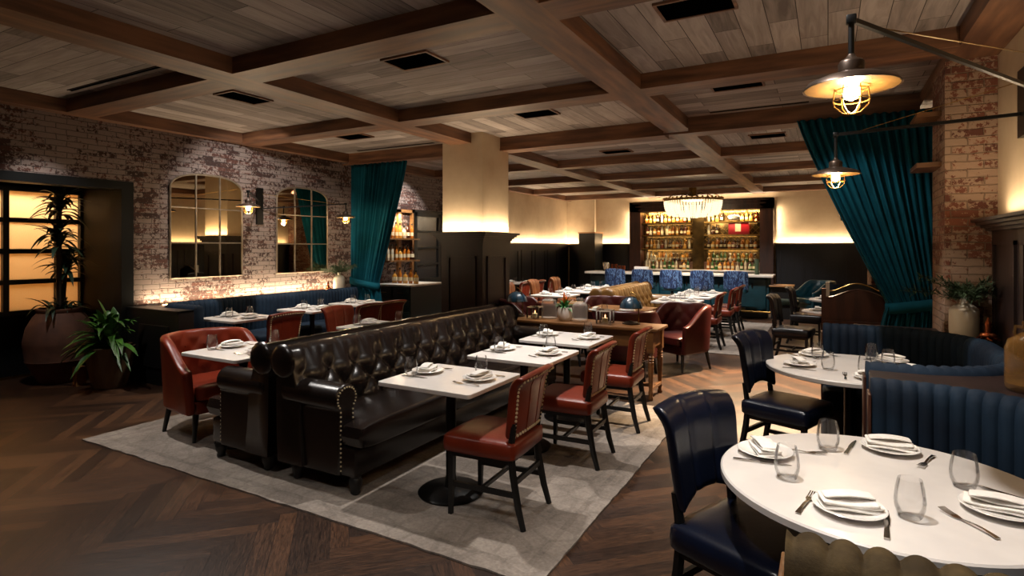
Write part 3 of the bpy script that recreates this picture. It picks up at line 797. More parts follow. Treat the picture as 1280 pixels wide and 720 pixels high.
MB().rbox(-.05, .9, 11.2, 11.7, .28, .46, .03).build('seat', MAT['velvet'], o); MB().box(-.02, .88, 11.25, 11.8, 0, .3).build('plinth', MAT['black'], o, smooth=False)
# arched wooden screens
def arch_screen(x0, x1, y, zs, zt, mat, trimm, label):
    o = empty('arched_screen'); tag(o, label, 'screen', 'arched wooden screens')
    n = 24; c = (x0+x1)/2
    def top(x): 
        t = (x-x0)/(x1-x0); return zs+(zt-zs)*(.5-.5*cos(2*pi*min(1, max(0, (t-.04)/.92))))**.75
    xs = [x0+(x1-x0)*i/n for i in range(n+1)]
    MB().extr([(x0, 0)]+[(x, top(x)) for x in xs]+[(x1, 0)], y-.03, y+.03).build('panel', mat, o, ang=25)
    MB().tube([(x, y-.028, top(x)+.005) for x in xs], .010, 6).build('edge_trim', trimm, o)
    MB().box(x0-.03, x1+.03, y-.06, y-.03, .70, .73).build('rail', mat, o, smooth=False)
    MB().box(x0-.05, x0, y-.04, y+.04, 0, 1.11).build('post', MAT['stone'] if trimm is MAT['brass'] else mat, o, smooth=False)
arch_screen(-.02, .66, 7.9, 1.0, 1.1, MAT['dwoodr'], MAT['dwoodr'], 'brown wooden screen with arched top beside the gathered teal curtain')
arch_screen(.02, .7, 9.35, .98, 1.09, MAT['black'], MAT['brass'], 'black arched screen with gold edge behind the brown one')

# ------------------------------------------------------------------ tables
def round_rect(sx, sy, r, n=5):
    pts = []
    for cx, cy, a in ((sx/2-r, sy/2-r, 0), (-sx/2+r, sy/2-r, 90), (-sx/2+r, -sy/2+r, 180), (sx/2-r, -sy/2+r, 270)):
        for k in range(n+1): t = radians(a+90*k/n); pts.append((cx+r*cos(t), cy+r*sin(t)))
    return pts
def mk_square(sx=.70, sy=.64, top='white'):
    def f():
        o = empty('square_table')
        MB().prism(round_rect(sx, sy, .025), .722, .75).build('tabletop', MAT[top], o, bev=.004)
        MB().lathe([(.05, .04), (.045, .06), (.033, .12), (.033, .62), (.045, .68), (.09, .71), (.16, .722)], 16).build('pedestal', MAT['blackm'], o)
        MB().lathe([(.21, 0), (.215, .012), (.2, .022), (.07, .038), (.05, .045)], 36).build('base', MAT['blackm'], o)
        return o
    return f
def mk_round(r, top='white'):
    def f():
        o = empty('round_table')
        m = MB().lathe([(r-.012, .716), (r, .722), (r, .744), (r-.006, .75), (r*.5, .75)], 96)
        t = m.build('tabletop', MAT[top], o)
        MB().lathe([(.06, .04), (.05, .08), (.04, .16), (.04, .62), (.06, .69), (.2, .716)], 18).build('pedestal', MAT['blackm'], o)
        MB().lathe([(.28, 0), (.285, .012), (.26, .025), (.08, .045), (.06, .05)], 36).build('base', MAT['blackm'], o)
        return o
    return f
P_sq = Proto(mk_square()); P_rd = Proto(mk_round(.555)); P_rs = Proto(mk_round(.4)); P_wd = Proto(mk_square(.85, .8, 'tan'))
# ---- table ware
def mk_plate():
    return MB().lathe([(.045, 0), (.05, .004), (.075, .008), (.11, .019), (.115, .022), (.112, .024), (.075, .013), (.03, .009), (.001, .009)], 36).build('plate', MAT['china'])
def mk_napkin():
    m = MB()
    def layer(z, sx, sy, ox, oy, k):
        def f(u, v, s):
            x = (u-.5)*sx+ox; y = (v-.5)*sy+oy
            zz = z+.004*sin(u*5+k)+.003*sin(v*4+k*2)
            return (x, y, zz+(.009 if s == 0 else 0))
        m.slab(f, 8, 6)
    layer(.022, .15, .085, 0, 0, 0); layer(.032, .147, .08, .004, .002, 1); layer(.042, .14, .07, -.004, -.004, 2)
    m.slab(lambda u, v, s: ((u-.5)*.13, (v-.5)*.05+.008+.012*(u-.5), .052+.008*sin(u*pi)+(.007 if s == 0 else 0)), 8, 4)
    return m.build('napkin', MAT['linen'], sub=1)
def mk_glass():
    po = [(.026, 0), (.033, .004), (.042, .03), (.0445, .055), (.041, .09), (.034, .124)]
    pi_ = [(.0332, .1245), (.0398, .09), (.0433, .055), (.0405, .03), (.028, .012), (.001, .01)]
    return MB().lathe(po+pi_, 28).build('tumbler_glass', MAT['glass'])
def mk_fork():
    m = MB()
    def pr(t): 
        return .0045+.004*max(0, 1-t*3)
    m.slab(lambda u, v, s: (-.095+.12*v, (u-.5)*2*pr(v), .004+.006*sin(v*pi)+(.002 if s == 0 else 0)), 2, 10)
    m.slab(lambda u, v, s: (.025+.03*v, (u-.5)*(.009+.016*min(1, v*1.6)), .004-.003*v+.004*v*v+(.002 if s == 0 else 0)), 2, 6)
    for k in range(4):
        y = -.0105+.007*k
        m.slab(lambda u, v, s, y=y: (.055+.045*v, y+(u-.5)*.0035, .005+.006*v*v+(.0018 if s == 0 else 0)), 1, 4)
    return m.build('fork', MAT['steel'])
def mk_knife():
    m = MB()
    m.slab(lambda u, v, s: (-.105+.1*v, (u-.5)*(.012+.004*(1-v)), .002+(.005 if s == 0 else 0)), 2, 6)
    m.slab(lambda u, v, s: (-.005+.115*v, (u-.5)*.018*(1-.75*v**3)-.003*v**3, .003+(.002 if s == 0 else 0)), 2, 10)
    return m.build('knife', MAT['steel'])
def mk_spoon():
    m = MB()
    m.slab(lambda u, v, s: (-.095+.125*v, (u-.5)*2*(.004+.004*max(0, 1-v*3)), .003+.006*sin(v*pi)+(.002 if s == 0 else 0)), 2, 10)
    m.sbox(.062, 0, .005, .065, .04, .008, .9, .9, 18, 6)
    return m.build('spoon', MAT['steel'])
P_pl, P_np, P_gl, P_fk, P_kn, P_spn = (Proto(f) for f in (mk_plate, mk_napkin, mk_glass, mk_fork, mk_knife, mk_spoon))
def setting(x, y, th, td, sd, glass=None, cut=True, z=.75, knife=None, fork=None, glass2=None, nap=0):
    """th = direction the diner looks"""
    c, s = cos(th), sin(th)
    def w(fx, fy): return (x+fx*c-fy*s, y+fx*s+fy*c)
    t = '%s, %s' % (sd, td)
    P_pl.put(x, y, z, 0, 'white china plate, '+t, 'plate', 'white plates', (.95, .95, 1))
    P_np.put(x, y, z-.006, th+pi/2+nap, 'folded white napkin on a plate, '+t, 'napkin', 'folded napkins', (1.22, 1.15, 1))
    gx, gy = glass if glass else w(.15, -.11)
    P_gl.put(gx, gy, z, 0, 'clear stemless tumbler, '+t, 'glass', 'stemless tumblers')
    if cut:
        fx, fy, fr = fork if fork else w(.0, .15)+(th,)
        P_fk.put(fx, fy, z, fr, 'steel fork, '+t, 'fork', 'forks')
        fx, fy, fr = knife if knife else w(.0, -.145)+(th,)
        P_kn.put(fx, fy, z, fr, 'steel knife, '+t, 'knife', 'knives')
# sofa row
for (x, y, l, sd1, sd2, g1, g2, z0) in ((-2.16, 3.07, 'first square table of the brown sofa row', 'sofa side', 'chair side', (-2.41, 2.97), (-2.04, 3.25), .012), (-2.14, 4.06, 'middle square table of the brown sofa row', 'sofa side', 'chair side', (-2.32, 3.97), (-1.97, 4.2), .012), (-2.15, 4.94, 'console-end square table of the brown sofa row', 'sofa side', 'chair side', (-2.34, 4.83), (-2.03, 5.17), .012)):
    P_sq.put(x, y, z0, 0, 'white-topped square pedestal table, '+l.replace(' square table', ' table'), 'table', 'square tables along the brown sofa')
    setting(x-.22, y+.04, 0, l, sd1, g1, z=.75+z0, nap=.3); setting(x+.2, y+.03, pi, l, sd2, g2, z=.75+z0, nap=-.2)
# tables between the rear sofa and the barrel armchair
for (x, y, l) in ((-4.24, 3.05, 'square table at the red barrel armchair'), (-4.25, 4.72, 'square table behind the brown sofas')):
    P_sq.put(x, y, .012, 0, 'white-topped '+l+', on a black pedestal', 'table', 'square tables behind the brown sofas')
    setting(x-.2, y+.04, 0, l, 'chair side', (x-.22, y-.13), z=.762); setting(x+.2, y, pi, l, 'sofa side', (x+.0, y+.3) , z=.762)
for (x, y, l) in ((-6.34, 4.5, 'banquette table by the black screen'), (-6.32, 5.62, 'middle banquette table'), (-6.32, 6.55, 'banquette table by the green cabinet')):
    P_sq.put(x, y, 0, 0, 'white-topped square '+l+', under the mirrors', 'table', 'square tables along the navy banquette')
    setting(x-.18, y, 0, l, 'wall side'); setting(x+.2, y, pi, l, 'chair side')
# round tables inside the booths
T1 = (.17, 2.50); T2 = (.14, 4.77)
P_rd.put(T1[0], T1[1], 0, 0, 'big white round table with four place settings beside the navy chair', 'table', 'white round booth tables')
P_rd.put(T2[0], T2[1], 0, 0, 'white round table inside the far navy booth', 'table', 'white round booth tables')
l1 = 'big round table'; l2 = 'far booth round table'
setting(-.23, 2.60, 0, l1, 'before the navy chair', (-.135, 2.37), knife=(-.235, 2.49, .15), fork=(-.1, 2.69, .3), nap=.35)
setting(.23, 2.90, -pi/2, l1, 'before the booth channels', (.0, 2.79), knife=(.085, 2.86, 1.38), fork=(.35, 2.82, 4.35), nap=.1)
setting(.06, 2.17, .75, l1, 'above the velvet booth arm', (.23, 2.22), knife=(.16, 2.12, 1.5), fork=(-.065, 2.16, 1.35), nap=-2.02)
setting(.49, 2.40, pi, l1, 'closest to the panelled wall', (.43, 2.59), knife=(.58, 2.56, 2.6), fork=(.385, 2.25, 2.2), nap=-1.77)
setting(-.18, 4.66, 0, l2, 'before the navy chair', (.0, 4.6), nap=.3)
setting(-.1, 5.12, -.9, l2, 'beside the ribbed far back', (-.07, 5.0), nap=.2)
setting(.25, 4.4, pi/2, l2, 'above the near booth arm', (.22, 4.56), cut=True)
setting(.42, 5.12, -2.2, l2, 'deep in the booth corner', (.29, 5.14))
setting(.5, 4.75, pi, l2, 'against the booth back', (.38, 4.92))
# far tables
FT = [(-2.08, 9.15, 'first white table beside the bronze sofa'), (-2.06, 10.15, 'second white table beside the bronze sofa'), (-2.06, 10.95, 'third white table beside the bronze sofa'),
      (-4.25, 9.25, 'first white table at the cognac chairs'), (-4.25, 10.3, 'second white table at the cognac chairs'), (-4.25, 11.35, 'third white table at the cognac chairs'),
      (-6.5, 10.75, 'first table by the navy panelled wall'), (-6.5, 12.05, 'second table by the navy panelled wall')]
for x, y, l in FT:
    zz = .012 if x > -5 else 0
    P_sq.put(x, y, zz, 0, l+', square with black pedestal', 'table', 'far square tables')
    setting(x-.2, y, 0, l, 'panelled wall side', cut=False, z=.75+zz); setting(x+.2, y, pi, l, 'curtain side', cut=False, z=.75+zz)
P_wd.put(-2.55, 7.72, 0, 0, 'tan wooden table among the burgundy barrel armchairs', 'table')
setting(-2.72, 7.25, 0, 'tan wooden table', 'demijohn side', cut=False); setting(-2.35, 7.4, pi/2, 'tan wooden table', 'console side', cut=False)
for x, y, l in ((.08, 8.75, 'small round table behind the brown arched screen'), (.12, 10.75, 'small round table beyond the black arched screen')):
    P_rs.put(x, y, 0, 0, 'white '+l, 'table', 'small round tables')
    setting(x-.2, y, 0, l, 'chair side', cut=False); setting(x+.1, y-.22, pi/2, l, 'screen side', cut=False)
# ------------------------------------------------------------------ console with its ornaments
o = empty('console_table', (-2.55, 6.13, 0)); tag(o, 'long pine console table with turned legs at the end of the sofas', 'console table')
MB().rbox(-1.0, 1.0, -.23, .23, .725, .755, .006).build('top', MAT['console'], o)
MB().box(-.96, .94, -.2, .2, .55, .725).build('apron', MAT['console'], o, smooth=False)
m = MB()
for x in (-.32, .3): m.box(x-.01, x+.01, -.207, -.2, .55, .725)
m.build('drawer_divider', MAT['console'], o, smooth=False)
for x in (-.9, .92):
    for y in (-.185, .185):
        m = MB().box(x-.035, x+.035, y-.035, y+.035, .5, .725)
        m.lathe([(.024, 0), (.028, .02), (.018, .05), (.026, .08), (.02, .1), (.03, .34), (.032, .4), (.022, .41), (.034, .425), (.022, .44), (.034, .455), (.024, .47), (.033, .5)], 16, (x, y, 0))
        m.build('leg', MAT['console'], o)
m = MB().box(-.9, .92, -.02, .02, .1, .13)
for x in (-.9, .92): m.box(x-.02, x+.02, -.185, .185, .1, .13)
m.build('stretcher', MAT['console'], o, smooth=False)
ZT = .755
def mk_lamp():
    o = empty('dome_lamp')
    MB().lathe([(.085, 0), (.088, .01), (.07, .018), (.03, .022), (.012, .03)], 24).build('base', MAT['bronze'], o)
    pts = [(.085, 0, .018)]+[(.085, 0, .06+.03*k) for k in range(5)]
    pts += [(.085*cos(radians(a)), 0, .19+.115*sin(radians(a))) for a in range(0, 91, 10)]
    MB().tube(pts, .006, 8).build('arm', MAT['brass'], o)
    m = MB(); pr = []
    for k in range(9): a = radians(k*11.25); pr.append((.108*cos(a), .16+.105*sin(a)))
    pr2 = [(r*.95, z-.004) for r, z in pr[::-1]]
    m.lathe(pr+pr2, 32, (0,0,0), cap=True); sh = m.build('lamp_shade', MAT['blueg'], o)
    m = MB()
    for k in range(8):
        a = pi/4*k
        m.tube([(.11*cos(radians(b))*cos(a), .11*cos(radians(b))*sin(a), .16+.107*sin(radians(b))) for b in range(0, 91, 10)], .0022, 5)
    m.tube([(.109*cos(pi*k/16), .109*sin(pi*k/16), .16) for k in range(32)], .004, 6, True)
    m.build('rib_cage', MAT['bronze'], sh)
    return o
pl_ = Proto(mk_lamp)
pl_.put(-1.92, 6.2, ZT, -.3, 'blue dome table lamp with brass arm, at the open end of the console', 'lamp', 'blue dome lamps', (1.15,)*3)
pl_.put(-3.38, 6.22, ZT, -.3, 'blue dome table lamp on the console beside the sofa back', 'lamp', 'blue dome lamps', (1.15,)*3)
def mk_lantern():
    o = empty('candle_holder')
    m = MB()
    for sx in (-1, 1):
        for sy in (-1, 1): m.box(sx*.07-.008, sx*.07+.008, sy*.07-.008, sy*.07+.008, 0, .14)
    for z in (0, .13):
        for s in (-1, 1): m.box(-.07, .07, s*.07-.007, s*.07+.007, z, z+.012).box(s*.07-.007, s*.07+.007, -.07, .07, z, z+.012)
    m.build('frame', MAT['steel'], o, smooth=False)
    MB().box(-.075, .075, -.075, .075, 0, .012).build('base', MAT['glass'], o, smooth=False)
    MB().lathe([(.03, .012), (.04, .03), (.042, .12), (.038, .12), (.036, .03)], 20).build('votive_glass', MAT['glass'], o)
    c = MB().lathe([(.028, .016), (.028, .06), (.002, .062)], 16).build('candle', MAT['cream'], o)
    MB().sbox(0, 0, .078, .009, .009, .03, 1, 1, 8, 6).build('flame', MAT['flame'], c)
    return o
pc = Proto(mk_lantern)
pc.put(-3.08, 6.12, ZT, .1, 'square glass candle lantern left of nothing but the ribbed jar', 'candle holder', 'square candle lanterns')
pc.root['label'] = 'square candle lantern on the console beside the ribbed jar'
pc.put(-2.18, 6.08, ZT, .1, 'square candle lantern on the console between demijohn and blue lamp', 'candle holder', 'square candle lanterns', (1.1,)*3)
# ribbed jar
o = empty('glass_jar', (-2.93, 6.2, ZT)); tag(o, 'wide ribbed glass jar on the console', 'jar')
rows = []
for r, z in [(.085, 0), (.092, .01), (.092, .17), (.086, .19), (.08, .2), (.084, .205), (.084, .215), (.078, .215), (.076, .2), (.086, .17), (.086, .015), (.02, .012)]:
    rows.append([((r+.0025*(cos(a*24*2*pi/96*4) if z > .005 else 0))*cos(2*pi*a/96), (r+.0025*(cos(a*24*2*pi/96*4) if z > .005 else 0))*sin(2*pi*a/96), z) for a in range(96)])
MB().loft(rows).build('body', MAT['jarg'], o)
MB().lathe([(.083, .217), (.083, .228), (.05, .236), (.012, .24), (.016, .255), (.002, .262)], 32).build('lid', MAT['jarg'], o)
# demijohn on console
def demijohn(loc, s, mat, label, cork=False):
    o = empty('glass_demijohn', loc); tag(o, label, 'jug', 'glass demijohns'); o.scale = (s, s, s)
    pr = [(.075, 0), (.086, .012), (.088, .03), (.088, .16), (.078, .195), (.045, .218), (.03, .228), (.028, .25), (.036, .256), (.036, .266), (.026, .268), (.024, .23), (.04, .212), (.074, .19), (.083, .16), (.083, .03), (.02, .012)]
    MB().lathe(pr, 36).build('body', mat, o)
    for s_ in (-1, 1):
        MB().tube([(s_*.03, 0, .245), (s_*.055, 0, .248), (s_*.06, 0, .225), (s_*.05, 0, .208)], .006, 6).build('handle', mat, o)
    return o
demijohn((-2.5, 6.12, ZT), 1.02, MAT['jarg'], 'clear glass demijohn on the console beside the orange bromeliad')
demijohn((.86, 3.58, .925), 1.25, MAT['amberg'], 'amber glass demijohn on the ledge between the navy booths')
# bromeliad
def blade(m, base, az, L_, w, up, droop, n=7):
    P = []
    for k in range(n+1):
        t = k/n; r = L_*t*cos(up)*(1-.08*t); z = L_*t*sin(up)-droop*L_*t*t
        ww = w*(.45+1.6*t-2.05*t*t+.0) if t > 0 else w*.4
        ww = max(ww, .0008)
        c, s = cos(az), sin(az)
        p = (base[0]+r*c, base[1]+r*s, base[2]+z)
        P.append([(p[0]-s*ww, p[1]+c*ww, p[2]+ww*.35), p, (p[0]+s*ww, p[1]-c*ww, p[2]+ww*.35)])
    m.sheet(P)
o = empty('potted_bromeliad', (-2.69, 6.12, ZT)); tag(o, 'bromeliad with orange bracts in a striped white pot', 'plant'); o.scale = (1.25,)*3
m = MB(); rows = []
for r, z in [(.045, 0), (.062, .03), (.07, .07), (.064, .11), (.056, .125), (.05, .125), (.055, .1), (.02, .1)]:
    rows.append([((r+.003*abs(sin(a*pi/6)))*cos(2*pi*a/48), (r+.003*abs(sin(a*pi/6)))*sin(2*pi*a/48), z) for a in range(48)])
m.loft(rows).build('pot', MAT['whitep'], o)
m = MB()
for k in range(22): blade(m, (0, 0, .1), k*2.4, random.uniform(.13, .2), .018, random.uniform(.5, 1.2), random.uniform(.25, .6))
m.build('foliage', MAT['leafb'], o, fixn=False)
m = MB()
for k in range(9): blade(m, (0, 0, .14), k*2.4+.3, random.uniform(.1, .17), .016, random.uniform(1.0, 1.45), .1)
m.build('flower', MAT['orange'], o, fixn=False)
# ------------------------------------------------------------------ plants, vases
o = empty('potted_dracaena', (-8.1, 3.36, 0)); tag(o, 'tall dracaena in a big terracotta urn by the frosted window', 'plant', 'floor plants')
MB().lathe([(.2, 0), (.22, .02), (.24, .08), (.32, .25), (.335, .27), (.33, .29), (.35, .45), (.352, .5), (.34, .56), (.32, .66), (.26, .78), (.22, .83), (.235, .86), (.235, .88), (.2, .88), (.19, .82), (.02, .8)], 40).build('pot', MAT['terra'], o)
MB().lathe([(.19, .79), (.19, .82), (.001, .84)], 24).build('soil', MAT['soil'], o)
for (px, py, zt) in ((0, 0, 2.12), (.12, -.07, 1.72), (-.08, .1, 1.4)):
    st = MB().tube([(px*.3, py*.3, .8), (px*.8, py*.7, 1.1), (px, py, zt-.08)], [.028, .024, .018], 8).build('stem', MAT['bark'], o)
    m = MB()
    for k in range(56):
        blade(m, (px, py, zt-.14+.004*k), k*2.4, random.uniform(.26, .42), .036, random.uniform(.1, 1.35), random.uniform(.25, .75), 8)
    m.build('foliage', MAT['leafd'], o, fixn=False)
m = MB()
for k in range(30): blade(m, (random.uniform(-.08, .08), random.uniform(-.08, .08), .85), k*2.4, random.uniform(.3, .5), .032, random.uniform(.3, 1.2), random.uniform(.3, .9), 8)
m.build('foliage', MAT['leafd'], o, fixn=False)
o = empty('potted_dracaena', (-7.25, 3.5, 0)); tag(o, 'bushy green plant in a tapered brown pot by the black screen', 'plant', 'floor plants')
MB().lathe([(.15, 0), (.165, .01), (.22, .25), (.25, .45), (.255, .47), (.24, .475), (.23, .45), (.02, .43)], 36).build('pot', MAT['bpot'], o)
m = MB()
for k in range(110):
    q_ = (k % 11)/11
    blade(m, (random.uniform(-.08, .08), random.uniform(-.08, .08), .46+.22*q_), k*2.4, random.uniform(.36, .56), .048, .15+1.25*q_+random.uniform(-.1, .1), random.uniform(.25, .75), 9) if .36*sin(k*2.4) < .24 else None
m.build('foliage', MAT['leafg'], o, fixn=False)
# small lantern between pots
o = empty('candle_lantern', (-7.63, 3.36, 0)); tag(o, 'small wooden box lantern on the floor between the plant pots', 'lantern')
MB().box(-.05, .05, -.05, .05, 0, .02).box(-.05, .05, -.05, .05, .2, .22).box(-.05, -.035, -.05, -.035, .02, .2).box(.035, .05, -.05, -.035, .02, .2).box(-.05, -.035, .035, .05, .02, .2).box(.035, .05, .035, .05, .02, .2).build('frame', MAT['tan'], o, smooth=False)
MB().box(-.044, .044, -.044, .044, .021, .199).build('panel', MAT['tan'], o, smooth=False)
MB().lathe([(.01, .22), (.012, .225), (.002, .235)], 16).build('knob', MAT['tan'], o)
def vase(loc, s, label, lim):
    o = empty('stoneware_vase', loc); o.scale = (s, s, s); tag(o, label, 'vase', 'white stoneware vases')
    MB().lathe([(.082, 0), (.092, .008), (.095, .05), (.095, .2), (.09, .215), (.06, .245), (.03, .258), (.026, .27), (.026, .292), (.033, .296), (.033, .302), (.024, .302), (.02, .26), (.005, .25)], 36).build('body', MAT['stone'], o)
    m = MB(); tw = MB()
    for k in range(16):
        az = k*2.4; ln = random.uniform(.2, .36); el = random.uniform(.1, .95)
        P_ = []
        for i in range(8):
            t = i/7; r = ln*t*cos(el)*1.2; z = .29+ln*t*sin(el)*.8+.03*t-.05*t*t
            P_.append((r*cos(az), r*sin(az), z))
        f = 1
        for (ax_, v_) in lim:
            e_ = max(abs(P_[-1][ax_]) if P_[-1][ax_]*v_ > 0 else 0, 1e-6); f = min(f, (abs(v_)-.085)/e_)
        P_ = [(p[0]*f, p[1]*f, p[2]) for p in P_]
        tw.tube(P_, .0018, 4)
        for i in range(2, 8):
            for q_ in range(8):
                p = P_[i]; a2 = az+random.uniform(-1.5, 1.5)
                blade(m, (p[0]+random.uniform(-.02, .02), p[1]+random.uniform(-.02, .02), p[2]+random.uniform(-.015, .015)), a2, random.uniform(.05, .09), .0055, random.uniform(-.3, 1.1), .2, 3)
                blade(m, p, a2+1, random.uniform(.05, .085), .005, random.uniform(-.2, .9), .2, 3)
    tw.build('stem', MAT['bark'], o)
    m.build('foliage', MAT['fir'], o, fixn=False)
vase((.915, 5.52, .925), 1.0, 'white stoneware vase of fir sprigs before the brick pier', ((0, .225), (1, .14)))
vase((-7.35, 7.12, .87), 1.0, 'white stoneware vase of sprigs beside the small teal curtain', ((0, -.14), (1, .2)))
def figure(loc, label):
    o = empty('copper_ornament', loc); tag(o, label, 'ornament', 'copper ornaments')
    m = MB().sbox(0, 0, .035, .11, .07, .06, .8, .8, 16, 8)
    for k in range(7):
        a = k*.9; m.tube([(.03*cos(a), .02*sin(a), .03), (.06*cos(a), .045*sin(a), .02), (.075*cos(a+.4), .055*sin(a+.4), .008)], [.01, .008, .004], 6)
    m.build('body', MAT['copper'], o)
    MB().lathe([(.02, .05), (.026, .07), (.018, .1), (.022, .125), (.012, .15), (.006, .17)], 12).build('neck', MAT['copper'], o)
figure((1.03, 5.36, .925), 'small shiny copper ornament beside the white vase by the brick pier')
figure((-7.35, 6.88, .87), 'small copper ornament beside the vase by the small teal curtain')

# ------------------------------------------------------------------ curtains
def curtain(loc, xl, xr, tie, mirror, label, zt=3.045):
    """hangs at y=0 locally; gathered to xr (or xl when mirror) at the tie"""
    o = empty('tieback_curtain', loc); tag(o, label, 'curtain', 'teal velvet curtains')
    W = xr-xl; rows = []
    nf = 15; nz = 46; nu = 220
    t0, t1 = tie
    for j in range(nz+1):
        z = zt*(1-j/nz)+.02*(j/nz)
        if z > t0: k = (z-t0)/(zt-t0); g = (1-k)**1.12
        else: g = 1-.22*(1-(z/t0))**.8
        fw = W*(1-g)+(t1)*g
        amp = .045*(1-.5*g); pin = math.exp(-((z-t0)/.06)**2)
        row = []
        for i in range(nu+1):
            u = i/nu
            x = xr-fw*(1-u)
            ph = 2*pi*nf*(u+.02*sin(u*9))
            y = amp*(1-.6*pin)*sin(ph)+.018*sin(ph*.37+1.3+z)+.01*sin(ph*2.1+z*1.5)
            row.append((x if not mirror else xl+xr-x, y, z))
        rows.append(row)
    m = MB().sheet(rows); ob = m.build('drape', MAT['curtain'], o, fixn=False)
    sd = ob.modifiers.new('t', 'SOLIDIFY'); sd.thickness = .006
    pts = []
    for k in range(40):
        a = 2*pi*k/40
        x = xr-t1/2+(t1/2+.02)*cos(a); y = .085*sin(a)
        pts.append((x if not mirror else xl+xr-x, y, t0+.05*(cos(a))))
    P = [[(p[0], p[1], p[2]-.06) for p in pts+pts[:1]], [(p[0], p[1], p[2]+.06) for p in pts+pts[:1]]]
    tb = MB().sheet(P).build('tieback', MAT['curtain'], o, fixn=False); s2 = tb.modifiers.new('t', 'SOLIDIFY'); s2.thickness = .012
curtain((0, 7.25, 0), -.31, 1.09, (1.0, .54), False, 'large teal velvet curtain tied back beside the brick pier')
curtain((0, 7.42, 0), -7.36, -6.12, (.98, .62), True, 'small teal velvet curtain tied back at the end of the brick wall')

# ------------------------------------------------------------------ mirrors and lamps
def arched_mirror(y0, y1, z0, zs, zt, label):
    o = empty('arched_mirror', (XL, 0, 0)); tag(o, label, 'mirror', 'arched grid mirrors')
    yc = (y0+y1)/2; hw = (y1-y0)/2; n = 20
    def top(y): 
        t = abs((y-yc)/hw); return zs+(zt-zs)*(1-t**2.6)**.5
    ys_ = [yc-hw*cos(pi*i/n) for i in range(n+1)]
    out = [(y, top(y)) for y in ys_]
    loop = [(y0, z0)]+out+[(y1, z0)]
    MB().extr(loop, .012, .018, 'x').build('mirror_pane', MAT['mirror'], o, smooth=False)
    MB().extr([(yc+(y-yc)*1.0, z) for y, z in loop], 0.0, .011, 'x').build('backing', MAT['black'], o, smooth=False)
    MB().tube([(.02, y, z) for y, z in loop], .014, 6, True).build('frame', MAT['iron'], o)
    for k in (1, 2):
        y = y0+(y1-y0)*k/3; MB().box(.016, .03, y-.008, y+.008, z0, top(y)).build('muntin', MAT['iron'], o, smooth=False)
    for k in (1, 2):
        z = z0+(zt-z0)*k*.335; MB().box(.016, .029, y0, y1, z-.008, z+.008).build('muntin', MAT['iron'], o, smooth=False)
arched_mirror(4.32, 5.36, 1.2, 2.4, 2.6, 'arched grid mirror on brick, beside the window alcove')
arched_mirror(5.96, 6.98, 1.2, 2.38, 2.57, 'arched grid mirror on brick, beside the small teal curtain')

def shade_parts(o, c, R, stem_top):
    """enamel cone shade with cage and bulb, hung at c (rim centre)"""
    x, y, z = c
    s = R/.17
    outer = [(.168, .004), (.17, 0), (.155, .022), (.11, .04), (.06, .053), (.045, .06), (.044, .062)]
    MB().lathe([(r*s, zz*s) for r, zz in outer]+[(.043*s, .056*s), (.06*s, .049*s), (.11*s, .036*s), (.155*s, .018*s), (.165*s, .001)], 40, c).build('lamp_shade', [MAT['bronze']], o)
    MB().lathe([(.162*s, .0005), (.154*s, .0155*s), (.11*s, .0335*s), (.06*s, .0465*s), (.02*s, .05*s), (.001, .05*s), (.001, .047*s), (.06*s, .0435*s), (.11*s, .0305*s), (.153*s, .013*s)], 40, c).build('shade_lining', MAT['goldin'], o)
    MB().lathe([(.046*s, .06*s), (.046*s, .095*s), (.04*s, .105*s), (.02*s, .115*s), (.012*s, .13*s)], 20, c).build('socket', MAT['bronze'], o)
    MB().tube([(x, y, z+.12*s), (x, y, stem_top)], .011*s, 10).build('stem', MAT['blackm'], o)
    m = MB()
    for k in range(6):
        a = k*pi/3
        m.tube([(x+r*s*cos(a), y+r*s*sin(a), z+zz*s) for r, zz in ((.05, .05), (.056, .0), (.062, -.045), (.058, -.07), (.03, -.098), (.0, -.104))], .0026*s, 5)
    for r, zz in ((.058, -.01), (.063, -.05)): m.tube([(x+r*s*cos(2*pi*k/24), y+r*s*sin(2*pi*k/24), z+zz*s) for k in range(24)], .003*s, 5, True)
    m.build('bulb_cage', MAT['brass'], o)
    MB().lathe([(.012*s, .05*s), (.013*s, .03*s), (.03*s, -.005*s), (.032*s, -.02*s), (.024*s, -.042*s), (.002, -.052*s)], 18, c).build('bulb', MAT['bulb'], o)
def swing_arm(name_label, group, tip, wall, R, drop, plate):
    """tip: arm end above the shade; wall: arm foot on the wall"""
    o = empty('swing_arm_lamp'); tag(o, name_label, 'lamp', group)
    d = (Vector(wall)-Vector(tip)).normalized()
    shade_parts(o, (tip[0], tip[1], tip[2]-drop), R, tip[2])
    MB().tube([tip, wall], .016 if R > .16 else .012, 4).build('arm', MAT['blackm'], o)
    MB().rbox(tip[0]-.017, tip[0]+.017, tip[1]-.017, tip[1]+.017, tip[2]-.017, tip[2]+.017, .005).build('elbow', MAT['blackm'], o)
    q = Vector(wall)+Vector((0, 0, .22)); p = Vector(tip)+d*.12
    MB().tube([p, q], .003, 5).build('tension_cable', MAT['brass'], o)
    if plate: MB().box(*plate).build('wall_plate', MAT['blackm'], o, smooth=False)
    return o
LAMPS = []
R1 = (.075, 2.44, 2.455); R2 = (.05, 4.9, 2.455)
swing_arm('large black swing-arm cage lamp reaching out above the big round table', 'swing-arm cage lamps', R1, (XR-.02, 4.28, 2.455), .16, .25, (XR-.03, XR, 4.2, 4.36, 2.3, 2.75)); LAMPS.append((R1, .25, .16))
swing_arm('black swing-arm cage lamp before the large teal curtain', 'swing-arm cage lamps', R2, (XR-.02, 4.95, 2.5), .165, .30, (XR-.03, XR, 4.87, 5.03, 2.35, 2.8)); LAMPS.append((R2, .30, .165))
